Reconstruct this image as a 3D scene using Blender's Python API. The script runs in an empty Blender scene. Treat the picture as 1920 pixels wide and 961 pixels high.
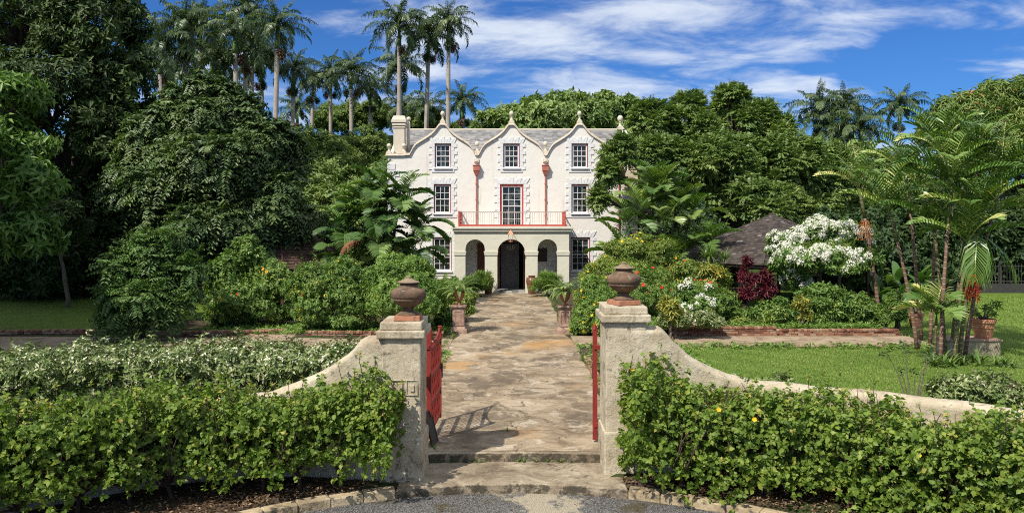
import bpy, math, random
import numpy as np
from mathutils import Vector, Matrix

SC = bpy.context.scene
COL = SC.collection
R = math.radians
rng = np.random.default_rng(11)
random.seed(5)

# ------------------------------------------------------------------ camera, sky, sun, exposure
F_PX, CX, HZ, CH = 1500.0, 960.0, 408.0, 4.5      # focal length (px of the 1920 frame), centre, horizon row, eye height
cam_d = bpy.data.cameras.new('camera')
cam = bpy.data.objects.new('camera', cam_d)
COL.objects.link(cam)
cam.location = (0, 0, CH)
cam.rotation_euler = (R(90), 0, 0)
cam_d.sensor_width = 36
cam_d.lens = 36 * F_PX / 1920
cam_d.shift_y = -(480.5 - HZ) / 1920
cam_d.clip_start = 0.1
cam_d.clip_end = 3000
SC.camera = cam

SUN_DIR = Vector((0.55, 0.67, -1.0)).normalized()   # the way the light travels
SUN_EL = math.asin(-SUN_DIR.z)
SUN_AZ = math.atan2(-SUN_DIR.x, -SUN_DIR.y)
world = bpy.data.worlds.new('World')
SC.world = world
world.use_nodes = True
wt = world.node_tree
wt.nodes.clear()
W = wt.nodes.new
sky = W('ShaderNodeTexSky')
sky.sky_type = 'NISHITA'
sky.sun_disc = False
sky.sun_elevation = SUN_EL
sky.sun_rotation = SUN_AZ
sky.altitude = 0
sky.air_density = 1.0
sky.dust_density = 0.3
sky.ozone_density = 3.0
tint = W('ShaderNodeMix'); tint.data_type = 'RGBA'; tint.blend_type = 'MULTIPLY'
tint.inputs[0].default_value = 1.0
tint.inputs[7].default_value = (0.205, 0.435, 0.80, 1)
wt.links.new(sky.outputs[0], tint.inputs[6])
tc = W('ShaderNodeTexCoord')
sep = W('ShaderNodeSeparateXYZ'); wt.links.new(tc.outputs['Generated'], sep.inputs[0])
def wmath(op, a, b=None, clamp=False):
    n = W('ShaderNodeMath'); n.operation = op; n.use_clamp = clamp
    for i, v in enumerate((a, b)):
        if v is None: continue
        if isinstance(v, (int, float)): n.inputs[i].default_value = v
        else: wt.links.new(v, n.inputs[i])
    return n.outputs[0]
zz = wmath('ADD', wmath('MAXIMUM', sep.outputs[2], 0.0), 0.17)
ux = wmath('DIVIDE', sep.outputs[0], zz)
uy = wmath('DIVIDE', sep.outputs[1], zz)
cmb = W('ShaderNodeCombineXYZ')
wt.links.new(ux, cmb.inputs[0]); wt.links.new(uy, cmb.inputs[1])
mp = W('ShaderNodeMapping'); mp.inputs['Location'].default_value = (5.5, -6.0, 0)
mp.inputs['Rotation'].default_value = (0, 0, R(-18)); mp.inputs['Scale'].default_value = (0.85, 1.25, 1)
wt.links.new(cmb.outputs[0], mp.inputs[0])
n1 = W('ShaderNodeTexNoise'); n1.inputs['Scale'].default_value = 0.8; n1.inputs['Detail'].default_value = 3
n1.inputs['Distortion'].default_value = 0.5
n2 = W('ShaderNodeTexNoise'); n2.inputs['Scale'].default_value = 3.4; n2.inputs['Detail'].default_value = 12
n2.inputs['Roughness'].default_value = 0.62; n2.inputs['Distortion'].default_value = 0.35
for n in (n1, n2): wt.links.new(mp.outputs[0], n.inputs['Vector'])
hi_n = W('ShaderNodeMapRange'); hi_n.interpolation_type = 'SMOOTHSTEP'      # extra cloud above the frame, unseen, added as fill light
for i, v in ((1, 0.30), (2, 0.62), (3, 0.0), (4, 0.16)): hi_n.inputs[i].default_value = v
wt.links.new(sep.outputs[2], hi_n.inputs[0]); hi = hi_n.outputs[0]
mixn = wmath('ADD', wmath('ADD', wmath('MULTIPLY', n1.outputs[0], 0.56), wmath('MULTIPLY', n2.outputs[0], 0.44)), hi)
rp = W('ShaderNodeValToRGB'); rp.color_ramp.elements[0].position = 0.462; rp.color_ramp.elements[1].position = 0.64
rp.color_ramp.interpolation = 'EASE'
wt.links.new(mixn, rp.inputs[0])
cl = W('ShaderNodeMix'); cl.data_type = 'RGBA'
wt.links.new(wmath('MULTIPLY', rp.outputs[0], 0.84), cl.inputs[0])
wt.links.new(tint.outputs[2], cl.inputs[6])
cl.inputs[7].default_value = (6.2, 6.7, 7.4, 1)
bgn = W('ShaderNodeBackground'); bgn.inputs[1].default_value = 0.112
wt.links.new(cl.outputs[2], bgn.inputs[0])
wo = W('ShaderNodeOutputWorld'); wt.links.new(bgn.outputs[0], wo.inputs[0])

sun_d = bpy.data.lights.new('sun', 'SUN')
sun_d.energy = 5.0
sun_d.angle = R(0.55)
sun_d.color = (1.0, 0.935, 0.83)
sun = bpy.data.objects.new('sun', sun_d)
COL.objects.link(sun)
sun.location = (-30, -30, 60)
sun.rotation_euler = SUN_DIR.to_track_quat('-Z', 'Y').to_euler()
SC.view_settings.view_transform = 'Standard'
SC.view_settings.look = 'None'
SC.view_settings.gamma = 1
SC.view_settings.exposure = 0.28
SC.render.engine = 'CYCLES'
SC.cycles.use_denoising = False
SC.cycles.sample_clamp_indirect = 2.5
SC.cycles.pixel_filter_type = 'BLACKMAN_HARRIS'
SC.cycles.filter_width = 1.05
SC.cycles.max_bounces = 6
SC.cycles.diffuse_bounces = 3
SC.cycles.glossy_bounces = 2
SC.cycles.transmission_bounces = 3
SC.cycles.transparent_max_bounces = 4

def wx(px, Y): return (px - CX) * Y / F_PX
def wz(py, Y): return CH - (py - HZ) * Y / F_PX
def gy(py, z=0.0): return F_PX * (CH - z) / (py - HZ)

# ------------------------------------------------------------------ materials
def nt(name):
    m = bpy.data.materials.new(name); m.use_nodes = True
    t = m.node_tree; t.nodes.clear()
    out = t.nodes.new('ShaderNodeOutputMaterial')
    return m, t, out
def ramp(t, cols, fac, pos=None):
    r = t.nodes.new('ShaderNodeValToRGB')
    e = r.color_ramp.elements
    n = len(cols)
    pos = pos or [0.28 + 0.46 * i / max(1, n - 1) for i in range(n)]
    e[0].position = pos[0]; e[0].color = (*cols[0], 1)
    e[1].position = pos[-1]; e[1].color = (*cols[-1], 1)
    for i in range(1, n - 1):
        k = e.new(pos[i]); k.color = (*cols[i], 1)
    t.links.new(fac, r.inputs[0])
    return r.outputs[0]
def noise(t, vec, scale, detail=6, rough=0.6, dist=0.0):
    n = t.nodes.new('ShaderNodeTexNoise')
    n.inputs['Scale'].default_value = scale; n.inputs['Detail'].default_value = detail
    n.inputs['Roughness'].default_value = rough; n.inputs['Distortion'].default_value = dist
    if vec is not None: t.links.new(vec, n.inputs['Vector'])
    return n.outputs[0]
def mixc(t, fac, a, b, mode='MIX'):
    m = t.nodes.new('ShaderNodeMix'); m.data_type = 'RGBA'; m.blend_type = mode
    for v, i in ((fac, 0), (a, 6), (b, 7)):
        if isinstance(v, (int, float)): m.inputs[i].default_value = v
        elif isinstance(v, tuple): m.inputs[i].default_value = (*v, 1)
        else: t.links.new(v, m.inputs[i])
    return m.outputs[2]
def smath(t, op, a, b=0.0, clamp=False):
    n = t.nodes.new('ShaderNodeMath'); n.operation = op; n.use_clamp = clamp
    for i, v in enumerate((a, b)):
        if isinstance(v, (int, float)): n.inputs[i].default_value = v
        else: t.links.new(v, n.inputs[i])
    return n.outputs[0]
def sstep(t, v, a, b):
    n = t.nodes.new('ShaderNodeMapRange'); n.interpolation_type = 'SMOOTHSTEP'
    n.inputs[1].default_value = a; n.inputs[2].default_value = b
    t.links.new(v, n.inputs[0]); return n.outputs[0]
def geo_pos(t):
    return t.nodes.new('ShaderNodeNewGeometry').outputs['Position']
def objc(t):
    return t.nodes.new('ShaderNodeTexCoord').outputs['Object']
def bump(t, h, strength, dist=0.02):
    b = t.nodes.new('ShaderNodeBump'); b.inputs['Strength'].default_value = strength
    b.inputs['Distance'].default_value = dist
    t.links.new(h, b.inputs['Height']); return b.outputs[0]
def princ(t, out, col, rough=0.7, nrm=None, spec=0.35, metal=0.0):
    p = t.nodes.new('ShaderNodeBsdfPrincipled')
    if isinstance(col, tuple): p.inputs['Base Color'].default_value = (*col, 1)
    else: t.links.new(col, p.inputs['Base Color'])
    if isinstance(rough, (int, float)): p.inputs['Roughness'].default_value = rough
    else: t.links.new(rough, p.inputs['Roughness'])
    p.inputs['Specular IOR Level'].default_value = spec
    p.inputs['Metallic'].default_value = metal
    if nrm is not None: t.links.new(nrm, p.inputs['Normal'])
    t.links.new(p.outputs[0], out.inputs[0]); return p
def noisy(name, cols, scale, rough=0.8, bstr=0.4, bscale=30, bdist=0.01, spec=0.3, detail=8, stain=None, pos=None, metal=0.0):
    m, t, out = nt(name)
    v = geo_pos(t)
    c = ramp(t, cols, noise(t, v, scale, detail, 0.65, 0.4), pos)
    if stain:
        sc, sa, sb, scol = stain
        c = mixc(t, sstep(t, noise(t, v, sc, 9, 0.7, 0.6), sa, sb), c, scol)
    h = noise(t, v, bscale, 6, 0.65)
    princ(t, out, c, rough, bump(t, h, bstr, bdist), spec, metal)
    return m
def leafmat(name, cols, trans=0.22, rough=0.42, spec=0.28, tcol=None, pos=None):
    m, t, out = nt(name)
    a = t.nodes.new('ShaderNodeAttribute'); a.attribute_name = 'rnd'
    n = len(cols)
    if max(cols[0]) == cols[0][1] and cols[0][1] < 0.15:
        lum = lambda q: 0.25 * q[0] + 0.65 * q[1] + 0.1 * q[2]
        cols = [tuple(1.32 * (k * 0.89 + lum(q) * 0.11) for k in q) for q in cols]
    c = ramp(t, cols, a.outputs['Fac'], pos or [i / max(1, n - 1) for i in range(n)])
    p = t.nodes.new('ShaderNodeBsdfPrincipled')
    t.links.new(c, p.inputs['Base Color'])
    p.inputs['Roughness'].default_value = rough
    p.inputs['Specular IOR Level'].default_value = spec * 0.8
    tr = t.nodes.new('ShaderNodeBsdfTranslucent')
    t.links.new(mixc(t, 1.0, c, tcol or (1.3, 1.5, 0.5), 'MULTIPLY'), tr.inputs[0])
    mx = t.nodes.new('ShaderNodeMixShader'); mx.inputs[0].default_value = trans
    t.links.new(p.outputs[0], mx.inputs[1]); t.links.new(tr.outputs[0], mx.inputs[2])
    t.links.new(mx.outputs[0], out.inputs[0])
    return m
def rndmat(name, cols, rough=0.85, bstr=0.4, bscale=25, pos=None, spec=0.25):
    m, t, out = nt(name)
    a = t.nodes.new('ShaderNodeAttribute'); a.attribute_name = 'rnd'
    n = len(cols)
    v = geo_pos(t)
    c = ramp(t, cols, a.outputs['Fac'], pos or [i / max(1, n - 1) for i in range(n)])
    nz = noise(t, v, 6, 8, 0.7)
    c = mixc(t, 0.55, c, ramp(t, [(0.6, 0.6, 0.6), (1.2, 1.2, 1.2)], nz), 'MULTIPLY')
    princ(t, out, c, rough, bump(t, noise(t, v, bscale, 5), bstr, 0.01), spec)
    return m

M = {}
# painted plaster of the house: warm cream with a faint pink bloom, rain streaks below ledges
def plaster(name, a, b, c, streak=(0.36, 0.33, 0.27), amount=1.3, bs=0.32):
    m, t, out = nt(name)
    v = geo_pos(t)
    col = ramp(t, [a, b, c], noise(t, v, 0.45, 5, 0.55, 0.3))
    mpn = t.nodes.new('ShaderNodeMapping'); mpn.inputs['Scale'].default_value = (3.2, 3.2, 0.22)
    t.links.new(v, mpn.inputs[0])
    st = sstep(t, noise(t, mpn.outputs[0], 1.0, 8, 0.7, 0.3), 0.56, 0.78)
    col = mixc(t, smath(t, 'MULTIPLY', st, amount * 0.45), col, streak)
    col = mixc(t, smath(t, 'MULTIPLY', sstep(t, noise(t, v, 2.2, 10, 0.7), 0.6, 0.75), amount * 0.35), col, streak)
    h = smath(t, 'ADD', noise(t, v, 2.0, 4), smath(t, 'MULTIPLY', noise(t, v, 9, 4), 0.2))
    princ(t, out, col, 0.85, bump(t, h, bs, 0.07), 0.2)
    return m
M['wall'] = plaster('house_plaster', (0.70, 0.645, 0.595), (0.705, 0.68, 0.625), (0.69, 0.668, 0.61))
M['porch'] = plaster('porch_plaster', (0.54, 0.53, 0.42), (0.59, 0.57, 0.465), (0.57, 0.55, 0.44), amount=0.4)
M['stonewhite'] = noisy('white_painted_stone', [(0.60, 0.60, 0.60), (0.71, 0.71, 0.70)], 3, 0.8, 0.5, 12, 0.02)
M['coping'] = noisy('weathered_coping', [(0.40, 0.32, 0.25), (0.58, 0.50, 0.40), (0.50, 0.42, 0.33)], 2.5, 0.9, 0.5, 15, 0.02, stain=(4, 0.58, 0.72, (0.23, 0.18, 0.13)))
M['finial'] = noisy('aged_limestone', [(0.52, 0.46, 0.36), (0.62, 0.57, 0.47)], 5, 0.9, 0.4, 25, 0.01, stain=(5, 0.6, 0.75, (0.3, 0.26, 0.2)))
M['quoin'] = noisy('bare_coral_stone', [(0.50, 0.42, 0.31), (0.64, 0.57, 0.45)], 2, 0.9, 0.6, 14, 0.02)
M['white'] = noisy('white_paint', [(0.70, 0.70, 0.70), (0.78, 0.78, 0.77)], 2, 0.5, 0.1, 20)
M['redpaint'] = noisy('dull_red_paint', [(0.175, 0.018, 0.015), (0.26, 0.032, 0.025)], 3, 0.55, 0.25, 18, 0.01, stain=(9, 0.56, 0.72, (0.12, 0.035, 0.025)))
M['redrail'] = noisy('faded_red_rail_paint', [(0.36, 0.045, 0.035), (0.46, 0.08, 0.06)], 4, 0.6, 0.2, 20)
M['casing'] = noisy('dark_red_casing', [(0.20, 0.022, 0.022), (0.27, 0.04, 0.035)], 4, 0.5, 0.15, 20)
M['pinkpaint'] = noisy('pinkish_pipe_paint', [(0.36, 0.11, 0.08), (0.46, 0.17, 0.125)], 3, 0.6, 0.2, 20)
M['iron'] = noisy('pale_iron', [(0.34, 0.30, 0.28), (0.46, 0.38, 0.35)], 6, 0.6, 0.1, 30)
M['darkiron'] = noisy('dark_iron', [(0.03, 0.03, 0.03), (0.06, 0.055, 0.05)], 6, 0.6, 0.1, 30)
M['copper'] = noisy('copper_sheet', [(0.50, 0.21, 0.10), (0.60, 0.28, 0.15)], 6, 0.45, 0.15, 30, spec=0.5)
M['darkwood'] = noisy('dark_door_wood', [(0.045, 0.028, 0.02), (0.09, 0.05, 0.035)], 4, 0.5, 0.2, 20)
M['doorgrey'] = noisy('dark_grey_door_paint', [(0.085, 0.08, 0.078), (0.13, 0.12, 0.115)], 4, 0.5, 0.2, 20)
M['redwood'] = noisy('mahogany', [(0.12, 0.035, 0.022), (0.17, 0.06, 0.035)], 4, 0.45, 0.2, 20)
def glassmat():
    m, t, out = nt('old_window_glass')
    v = geo_pos(t)
    h = noise(t, v, 1.6, 3)
    vo = t.nodes.new('ShaderNodeTexVoronoi'); vo.inputs['Scale'].default_value = 3.6; t.links.new(v, vo.inputs['Vector'])
    sx = t.nodes.new('ShaderNodeSeparateColor'); t.links.new(vo.outputs['Color'], sx.inputs[0])
    hh = smath(t, 'ADD', h, smath(t, 'MULTIPLY', sx.outputs[1], 0.35))
    princ(t, out, ramp(t, [(0.010, 0.012, 0.012), (0.022, 0.025, 0.025), (0.085, 0.088, 0.085)], sx.outputs[0], [0.1, 0.7, 0.98]), 0.06, bump(t, hh, 0.3, 0.03), 0.5)  # a few paler cells paint reflections into the glass colour
    return m
M['glass'] = glassmat()
M['terracotta'] = noisy('weathered_terracotta', [(0.20, 0.085, 0.05), (0.36, 0.16, 0.09), (0.29, 0.14, 0.085)], 6, 0.85, 0.6, 30, 0.01, stain=(7, 0.55, 0.7, (0.09, 0.07, 0.05)))
M['pot'] = noisy('terracotta_pot', [(0.42, 0.17, 0.09), (0.56, 0.27, 0.16)], 5, 0.85, 0.4, 30, 0.01, stain=(6, 0.6, 0.72, (0.5, 0.38, 0.28)))
M['jar'] = noisy('glazed_brown_jar', [(0.11, 0.042, 0.025), (0.20, 0.08, 0.045)], 5, 0.35, 0.3, 25, 0.01, spec=0.5)
M['urn'] = noisy('mossy_brown_urn', [(0.055, 0.039, 0.027), (0.13, 0.082, 0.052), (0.215, 0.125, 0.078)], 5, 0.9, 0.8, 35, 0.012, stain=(9, 0.54, 0.68, (0.25, 0.215, 0.155)))
M['lid'] = noisy('lichened_urn_lid', [(0.16, 0.11, 0.07), (0.30, 0.235, 0.155)], 7, 0.9, 0.8, 35, 0.012)
M['pedestal'] = noisy('reddish_cast_stone', [(0.20, 0.10, 0.075), (0.36, 0.23, 0.17), (0.42, 0.33, 0.26)], 4, 0.9, 0.6, 22, 0.015, stain=(5, 0.5, 0.66, (0.12, 0.10, 0.08)))
def pierplaster():
    m, t, out = nt('weathered_lime_render')
    v = geo_pos(t)
    c = ramp(t, [(0.33, 0.275, 0.185), (0.475, 0.41, 0.295), (0.55, 0.49, 0.375)], noise(t, v, 1.6, 8, 0.65, 0.4))
    # dark mould near the foot and on the ledges, pale scraped patches
    sx = t.nodes.new('ShaderNodeSeparateXYZ'); t.links.new(v, sx.inputs[0])
    low = smath(t, 'MULTIPLY', smath(t, 'SUBTRACT', 0.45, sx.outputs[2]), 0.09, True)
    f = smath(t, 'ADD', noise(t, v, 5, 12, 0.78, 0.5), low)
    c = mixc(t, smath(t, 'MULTIPLY', sstep(t, noise(t, v, 1.1, 6, 0.6, 0.5), 0.48, 0.66), 0.5), c, (0.27, 0.20, 0.12))
    mpn = t.nodes.new('ShaderNodeMapping'); mpn.inputs['Scale'].default_value = (5.0, 5.0, 0.5); t.links.new(v, mpn.inputs[0])
    c = mixc(t, smath(t, 'MULTIPLY', sstep(t, noise(t, mpn.outputs[0], 1.0, 9, 0.72, 0.4), 0.54, 0.70), 0.6), c, (0.15, 0.125, 0.085))
    c = mixc(t, smath(t, 'MULTIPLY', sstep(t, f, 0.535, 0.66), 0.85), c, (0.06, 0.052, 0.036))
    c = mixc(t, smath(t, 'MULTIPLY', sstep(t, noise(t, v, 9, 8, 0.7), 0.56, 0.66), 0.4), c, (0.66, 0.61, 0.50))
    h = smath(t, 'ADD', noise(t, v, 7, 9, 0.7), smath(t, 'MULTIPLY', noise(t, v, 45, 5), 0.25))
    princ(t, out, c, 0.92, bump(t, h, 0.75, 0.045), 0.15)
    return m
M['pier'] = pierplaster()
M['brick'] = rndmat('old_garden_brick', [(0.13, 0.06, 0.04), (0.24, 0.11, 0.07), (0.32, 0.17, 0.10), (0.36, 0.26, 0.18)], 0.92, 0.7)
M['roofshingle'] = rndmat('silvered_shingles', [(0.16, 0.155, 0.155), (0.25, 0.245, 0.24), (0.34, 0.33, 0.32)], 0.9, 0.5)
M['gazeboshingle'] = rndmat('brown_wood_shingles', [(0.042, 0.033, 0.029), (0.066, 0.052, 0.045), (0.095, 0.078, 0.068), (0.25, 0.225, 0.21)], 0.9, 0.6, pos=[0, 0.5, 0.93, 1.0])
M['rustshingle'] = rndmat('rust_brown_shingles', [(0.055, 0.034, 0.026), (0.105, 0.062, 0.044)], 0.9, 0.6)
M['bark'] = noisy('grey_bark', [(0.085, 0.068, 0.05), (0.18, 0.15, 0.115)], 7, 0.95, 0.9, 18, 0.03)
M['darkbark'] = noisy('dark_bark', [(0.03, 0.022, 0.017), (0.07, 0.052, 0.04)], 7, 0.95, 0.9, 18, 0.03)
M['redbark'] = noisy('reddish_twig_bark', [(0.035, 0.022, 0.018), (0.085, 0.05, 0.038)], 7, 0.9, 0.6, 25, 0.01)
M['palmtrunk'] = noisy('royal_palm_trunk', [(0.26, 0.22, 0.18), (0.42, 0.38, 0.33)], 2.2, 0.9, 0.4, 8, 0.02, stain=(1.4, 0.58, 0.75, (0.17, 0.10, 0.065)))
M['palmshaft'] = noisy('green_crownshaft', [(0.075, 0.13, 0.03), (0.12, 0.19, 0.045)], 1.5, 0.45, 0.1, 8)
def ringed(name, a, b, c):
    m, t, out = nt(name)
    v = objc(t)
    sx = t.nodes.new('ShaderNodeSeparateXYZ'); t.links.new(v, sx.inputs[0])
    w = smath(t, 'FRACT', smath(t, 'ADD', smath(t, 'MULTIPLY', sx.outputs[2], 6.0), smath(t, 'MULTIPLY', noise(t, v, 3, 3), 0.5)))
    col = ramp(t, [a, b], noise(t, v, 3, 5))
    col = mixc(t, smath(t, 'GREATER_THAN', w, 0.86), col, c)
    princ(t, out, col, 0.75, bump(t, w, 0.3, 0.01), 0.3)
    return m
M['redstem'] = ringed('ringed_reddish_stem', (0.13, 0.066, 0.047), (0.215, 0.12, 0.085), (0.30, 0.24, 0.19))
M['greenstem'] = ringed('ringed_olive_stem', (0.085, 0.085, 0.032), (0.15, 0.13, 0.06), (0.24, 0.19, 0.11))
M['fruit'] = leafmat('orange_red_fruit', [(0.34, 0.025, 0.012), (0.46, 0.07, 0.02), (0.36, 0.015, 0.01)], 0.0, 0.4)
M['orangefruit'] = leafmat('orange_fruit', [(0.40, 0.14, 0.04), (0.52, 0.23, 0.08), (0.32, 0.05, 0.02)], 0.0, 0.5)

# foliage (rnd 0..1 picks the tone leaf by leaf)
L3 = lambda *c: list(c)
M['hedge'] = leafmat('hedge_leaves', L3((0.038, 0.080, 0.007), (0.095, 0.160, 0.011), (0.19, 0.245, 0.022), (0.36, 0.25, 0.05)), 0.34, 0.45, pos=[0, 0.45, 0.88, 1])
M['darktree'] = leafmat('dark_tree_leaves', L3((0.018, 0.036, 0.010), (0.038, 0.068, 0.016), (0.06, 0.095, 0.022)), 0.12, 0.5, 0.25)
M['pintree'] = leafmat('pinnate_leaves', L3((0.020, 0.043, 0.012), (0.043, 0.082, 0.02), (0.115, 0.165, 0.042)), 0.15, 0.4, 0.35)
M['brighttree'] = leafmat('bright_tree_leaves', L3((0.045, 0.10, 0.016), (0.08, 0.155, 0.022), (0.13, 0.21, 0.035)), 0.22, 0.42)
M['midtree'] = leafmat('mid_tree_leaves', L3((0.045, 0.09, 0.016), (0.098, 0.16, 0.028), (0.21, 0.27, 0.065)), 0.2, 0.42, 0.35)
M['mango'] = leafmat('mango_leaves', L3((0.05, 0.095, 0.014), (0.095, 0.155, 0.024), (0.165, 0.215, 0.042), (0.36, 0.12, 0.05)), 0.2, 0.45, pos=[0, 0.5, 0.97, 1])
M['hilltree'] = leafmat('hill_tree_leaves', L3((0.055, 0.10, 0.018), (0.105, 0.16, 0.028), (0.165, 0.22, 0.045)), 0.18, 0.5)
M['royal'] = leafmat('royal_palm_leaves', L3((0.026, 0.052, 0.014), (0.05, 0.086, 0.022), (0.11, 0.145, 0.042)), 0.15, 0.38, 0.45)
M['adonidia'] = leafmat('feather_palm_leaves', L3((0.035, 0.09, 0.010), (0.075, 0.145, 0.016), (0.165, 0.235, 0.032), (0.36, 0.33, 0.10)), 0.14, 0.33, 0.5, pos=[0, 0.5, 0.95, 1])
M['fanpalm'] = leafmat('broad_palm_leaves', L3((0.022, 0.06, 0.012), (0.06, 0.125, 0.02), (0.15, 0.225, 0.05)), 0.2, 0.42, 0.35)
M['areca'] = leafmat('areca_leaves', L3((0.04, 0.09, 0.012), (0.08, 0.15, 0.02), (0.15, 0.205, 0.04)), 0.25, 0.35, 0.45)
M['shrub'] = leafmat('shrub_leaves', L3((0.045, 0.10, 0.015), (0.09, 0.165, 0.025), (0.17, 0.24, 0.045), (0.38, 0.32, 0.05)), 0.25, 0.4, pos=[0, 0.5, 0.96, 1])
M['pinshrub'] = leafmat('arching_leaves', [(0.028, 0.065, 0.014), (0.052, 0.105, 0.02), (0.10, 0.165, 0.034)], 0.2, 0.42)
M['brightshrub'] = leafmat('bright_shrub_leaves', L3((0.055, 0.12, 0.015), (0.11, 0.195, 0.028), (0.20, 0.275, 0.05)), 0.28, 0.4)
M['limeshrub'] = leafmat('lime_shrub_leaves', L3((0.08, 0.135, 0.018), (0.15, 0.21, 0.03), (0.24, 0.28, 0.05)), 0.28, 0.4)
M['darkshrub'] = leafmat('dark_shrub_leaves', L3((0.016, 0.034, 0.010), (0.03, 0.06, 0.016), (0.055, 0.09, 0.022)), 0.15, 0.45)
M['variegated'] = leafmat('cream_edged_leaves', L3((0.055, 0.10, 0.018), (0.11, 0.16, 0.035), (0.22, 0.25, 0.09), (0.58, 0.55, 0.38)), 0.2, 0.45, pos=[0, 0.5, 0.72, 0.98], tcol=(1, 1, 0.8))
M['maroon'] = leafmat('maroon_leaves', L3((0.045, 0.012, 0.017), (0.095, 0.018, 0.027), (0.18, 0.03, 0.042)), 0.15, 0.35, tcol=(1.3, 0.7, 0.7))
M['croton'] = leafmat('yellow_croton_leaves', L3((0.08, 0.13, 0.02), (0.20, 0.22, 0.03), (0.42, 0.34, 0.04)), 0.2, 0.35)
M['fern'] = leafmat('fern_leaves', L3((0.06, 0.115, 0.02), (0.11, 0.17, 0.03), (0.19, 0.24, 0.06)), 0.25, 0.42)
M['banana'] = leafmat('broad_leaf_blades', L3((0.03, 0.075, 0.014), (0.055, 0.12, 0.02), (0.11, 0.18, 0.03)), 0.25, 0.3, 0.5)
M['grass'] = leafmat('lawn_blades', L3((0.085, 0.145, 0.018), (0.125, 0.20, 0.025), (0.20, 0.255, 0.045)), 0.25, 0.5)
M['whiteflower'] = leafmat('white_petals', L3((0.70, 0.70, 0.56), (0.82, 0.82, 0.74)), 0.25, 0.6, 0.2, tcol=(1, 1, 0.9))
M['yellowflower'] = leafmat('yellow_petals', L3((0.72, 0.42, 0.02), (0.80, 0.60, 0.03)), 0.25, 0.6, 0.2, tcol=(1, 1, 0.8))
M['orangeflower'] = leafmat('orange_petals', L3((0.70, 0.26, 0.03), (0.78, 0.42, 0.04)), 0.2, 0.6, 0.2, tcol=(1, 1, 0.8))
M['redflower'] = leafmat('red_petals', L3((0.60, 0.03, 0.02), (0.72, 0.07, 0.04)), 0.2, 0.6, 0.2, tcol=(1, 1, 0.8))
M['litter'] = leafmat('dry_leaf_litter', L3((0.05, 0.03, 0.018), (0.14, 0.085, 0.05), (0.28, 0.20, 0.12)), 0.05, 0.7, 0.2)
M['deadfrond'] = leafmat('dead_frond', L3((0.16, 0.055, 0.03), (0.27, 0.10, 0.055)), 0.1, 0.6)

# ------------------------------------------------------------------ object helpers
def mk(name, V, faces, mat, parent=None, rnd=None, smooth=False, loc=None):
    me = bpy.data.meshes.new(name)
    V = np.asarray(V, dtype=np.float32).reshape(-1, 3)
    if isinstance(faces, np.ndarray):
        k = faces.shape[1]; n = len(faces)
        me.vertices.add(len(V)); me.vertices.foreach_set('co', V.ravel())
        me.loops.add(n * k); me.loops.foreach_set('vertex_index', faces.astype(np.int32).ravel())
        me.polygons.add(n); me.polygons.foreach_set('loop_start', np.arange(0, n * k, k, dtype=np.int32))
        me.update(calc_edges=True)
    else:
        me.from_pydata(V.tolist(), [], faces)
        me.update()
    if rnd is not None:
        a = me.attributes.new('rnd', 'FLOAT', 'POINT')
        a.data.foreach_set('value', np.asarray(rnd, dtype=np.float32))
    if smooth: me.polygons.foreach_set('use_smooth', np.ones(len(me.polygons), dtype=bool))
    me.materials.append(mat)
    o = bpy.data.objects.new(name, me); COL.objects.link(o)
    if parent is not None: o.parent = parent
    if loc is not None: o.location = loc
    return o
def thing(name, label, cat, loc=(0, 0, 0), rz=0.0, group=None):
    o = bpy.data.objects.new(name, None); COL.objects.link(o)
    o.empty_display_size = 0.3
    o.location = loc; o.rotation_euler = (0, 0, rz)
    return tag(o, label, cat, group)
def tag(o, label, cat, group=None, kind=None):
    o['label'] = label; o['category'] = cat
    if group: o['group'] = group
    if kind: o['kind'] = kind
    return o
def struct(o, kind='structure'):
    o['kind'] = kind; return o
def copy_thing(root, loc, rz, scale=1.0, label=None, group=None):
    r = root.copy(); COL.objects.link(r)
    r.location = loc; r.rotation_euler = (0, 0, rz)
    r.scale = (scale, scale, scale) if not hasattr(scale, '__len__') else scale
    if label: r['label'] = label
    if group: r['group'] = group
    for ch in list(root.children):
        c = ch.copy(); COL.objects.link(c); c.parent = r
        for g in ch.children:
            d = g.copy(); COL.objects.link(d); d.parent = c
    return r
def bevel(o, w=0.01, seg=2):
    b = o.modifiers.new('bevel', 'BEVEL'); b.width = w; b.segments = seg; b.limit_method = 'ANGLE'; b.angle_limit = R(35)
    return o

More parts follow.
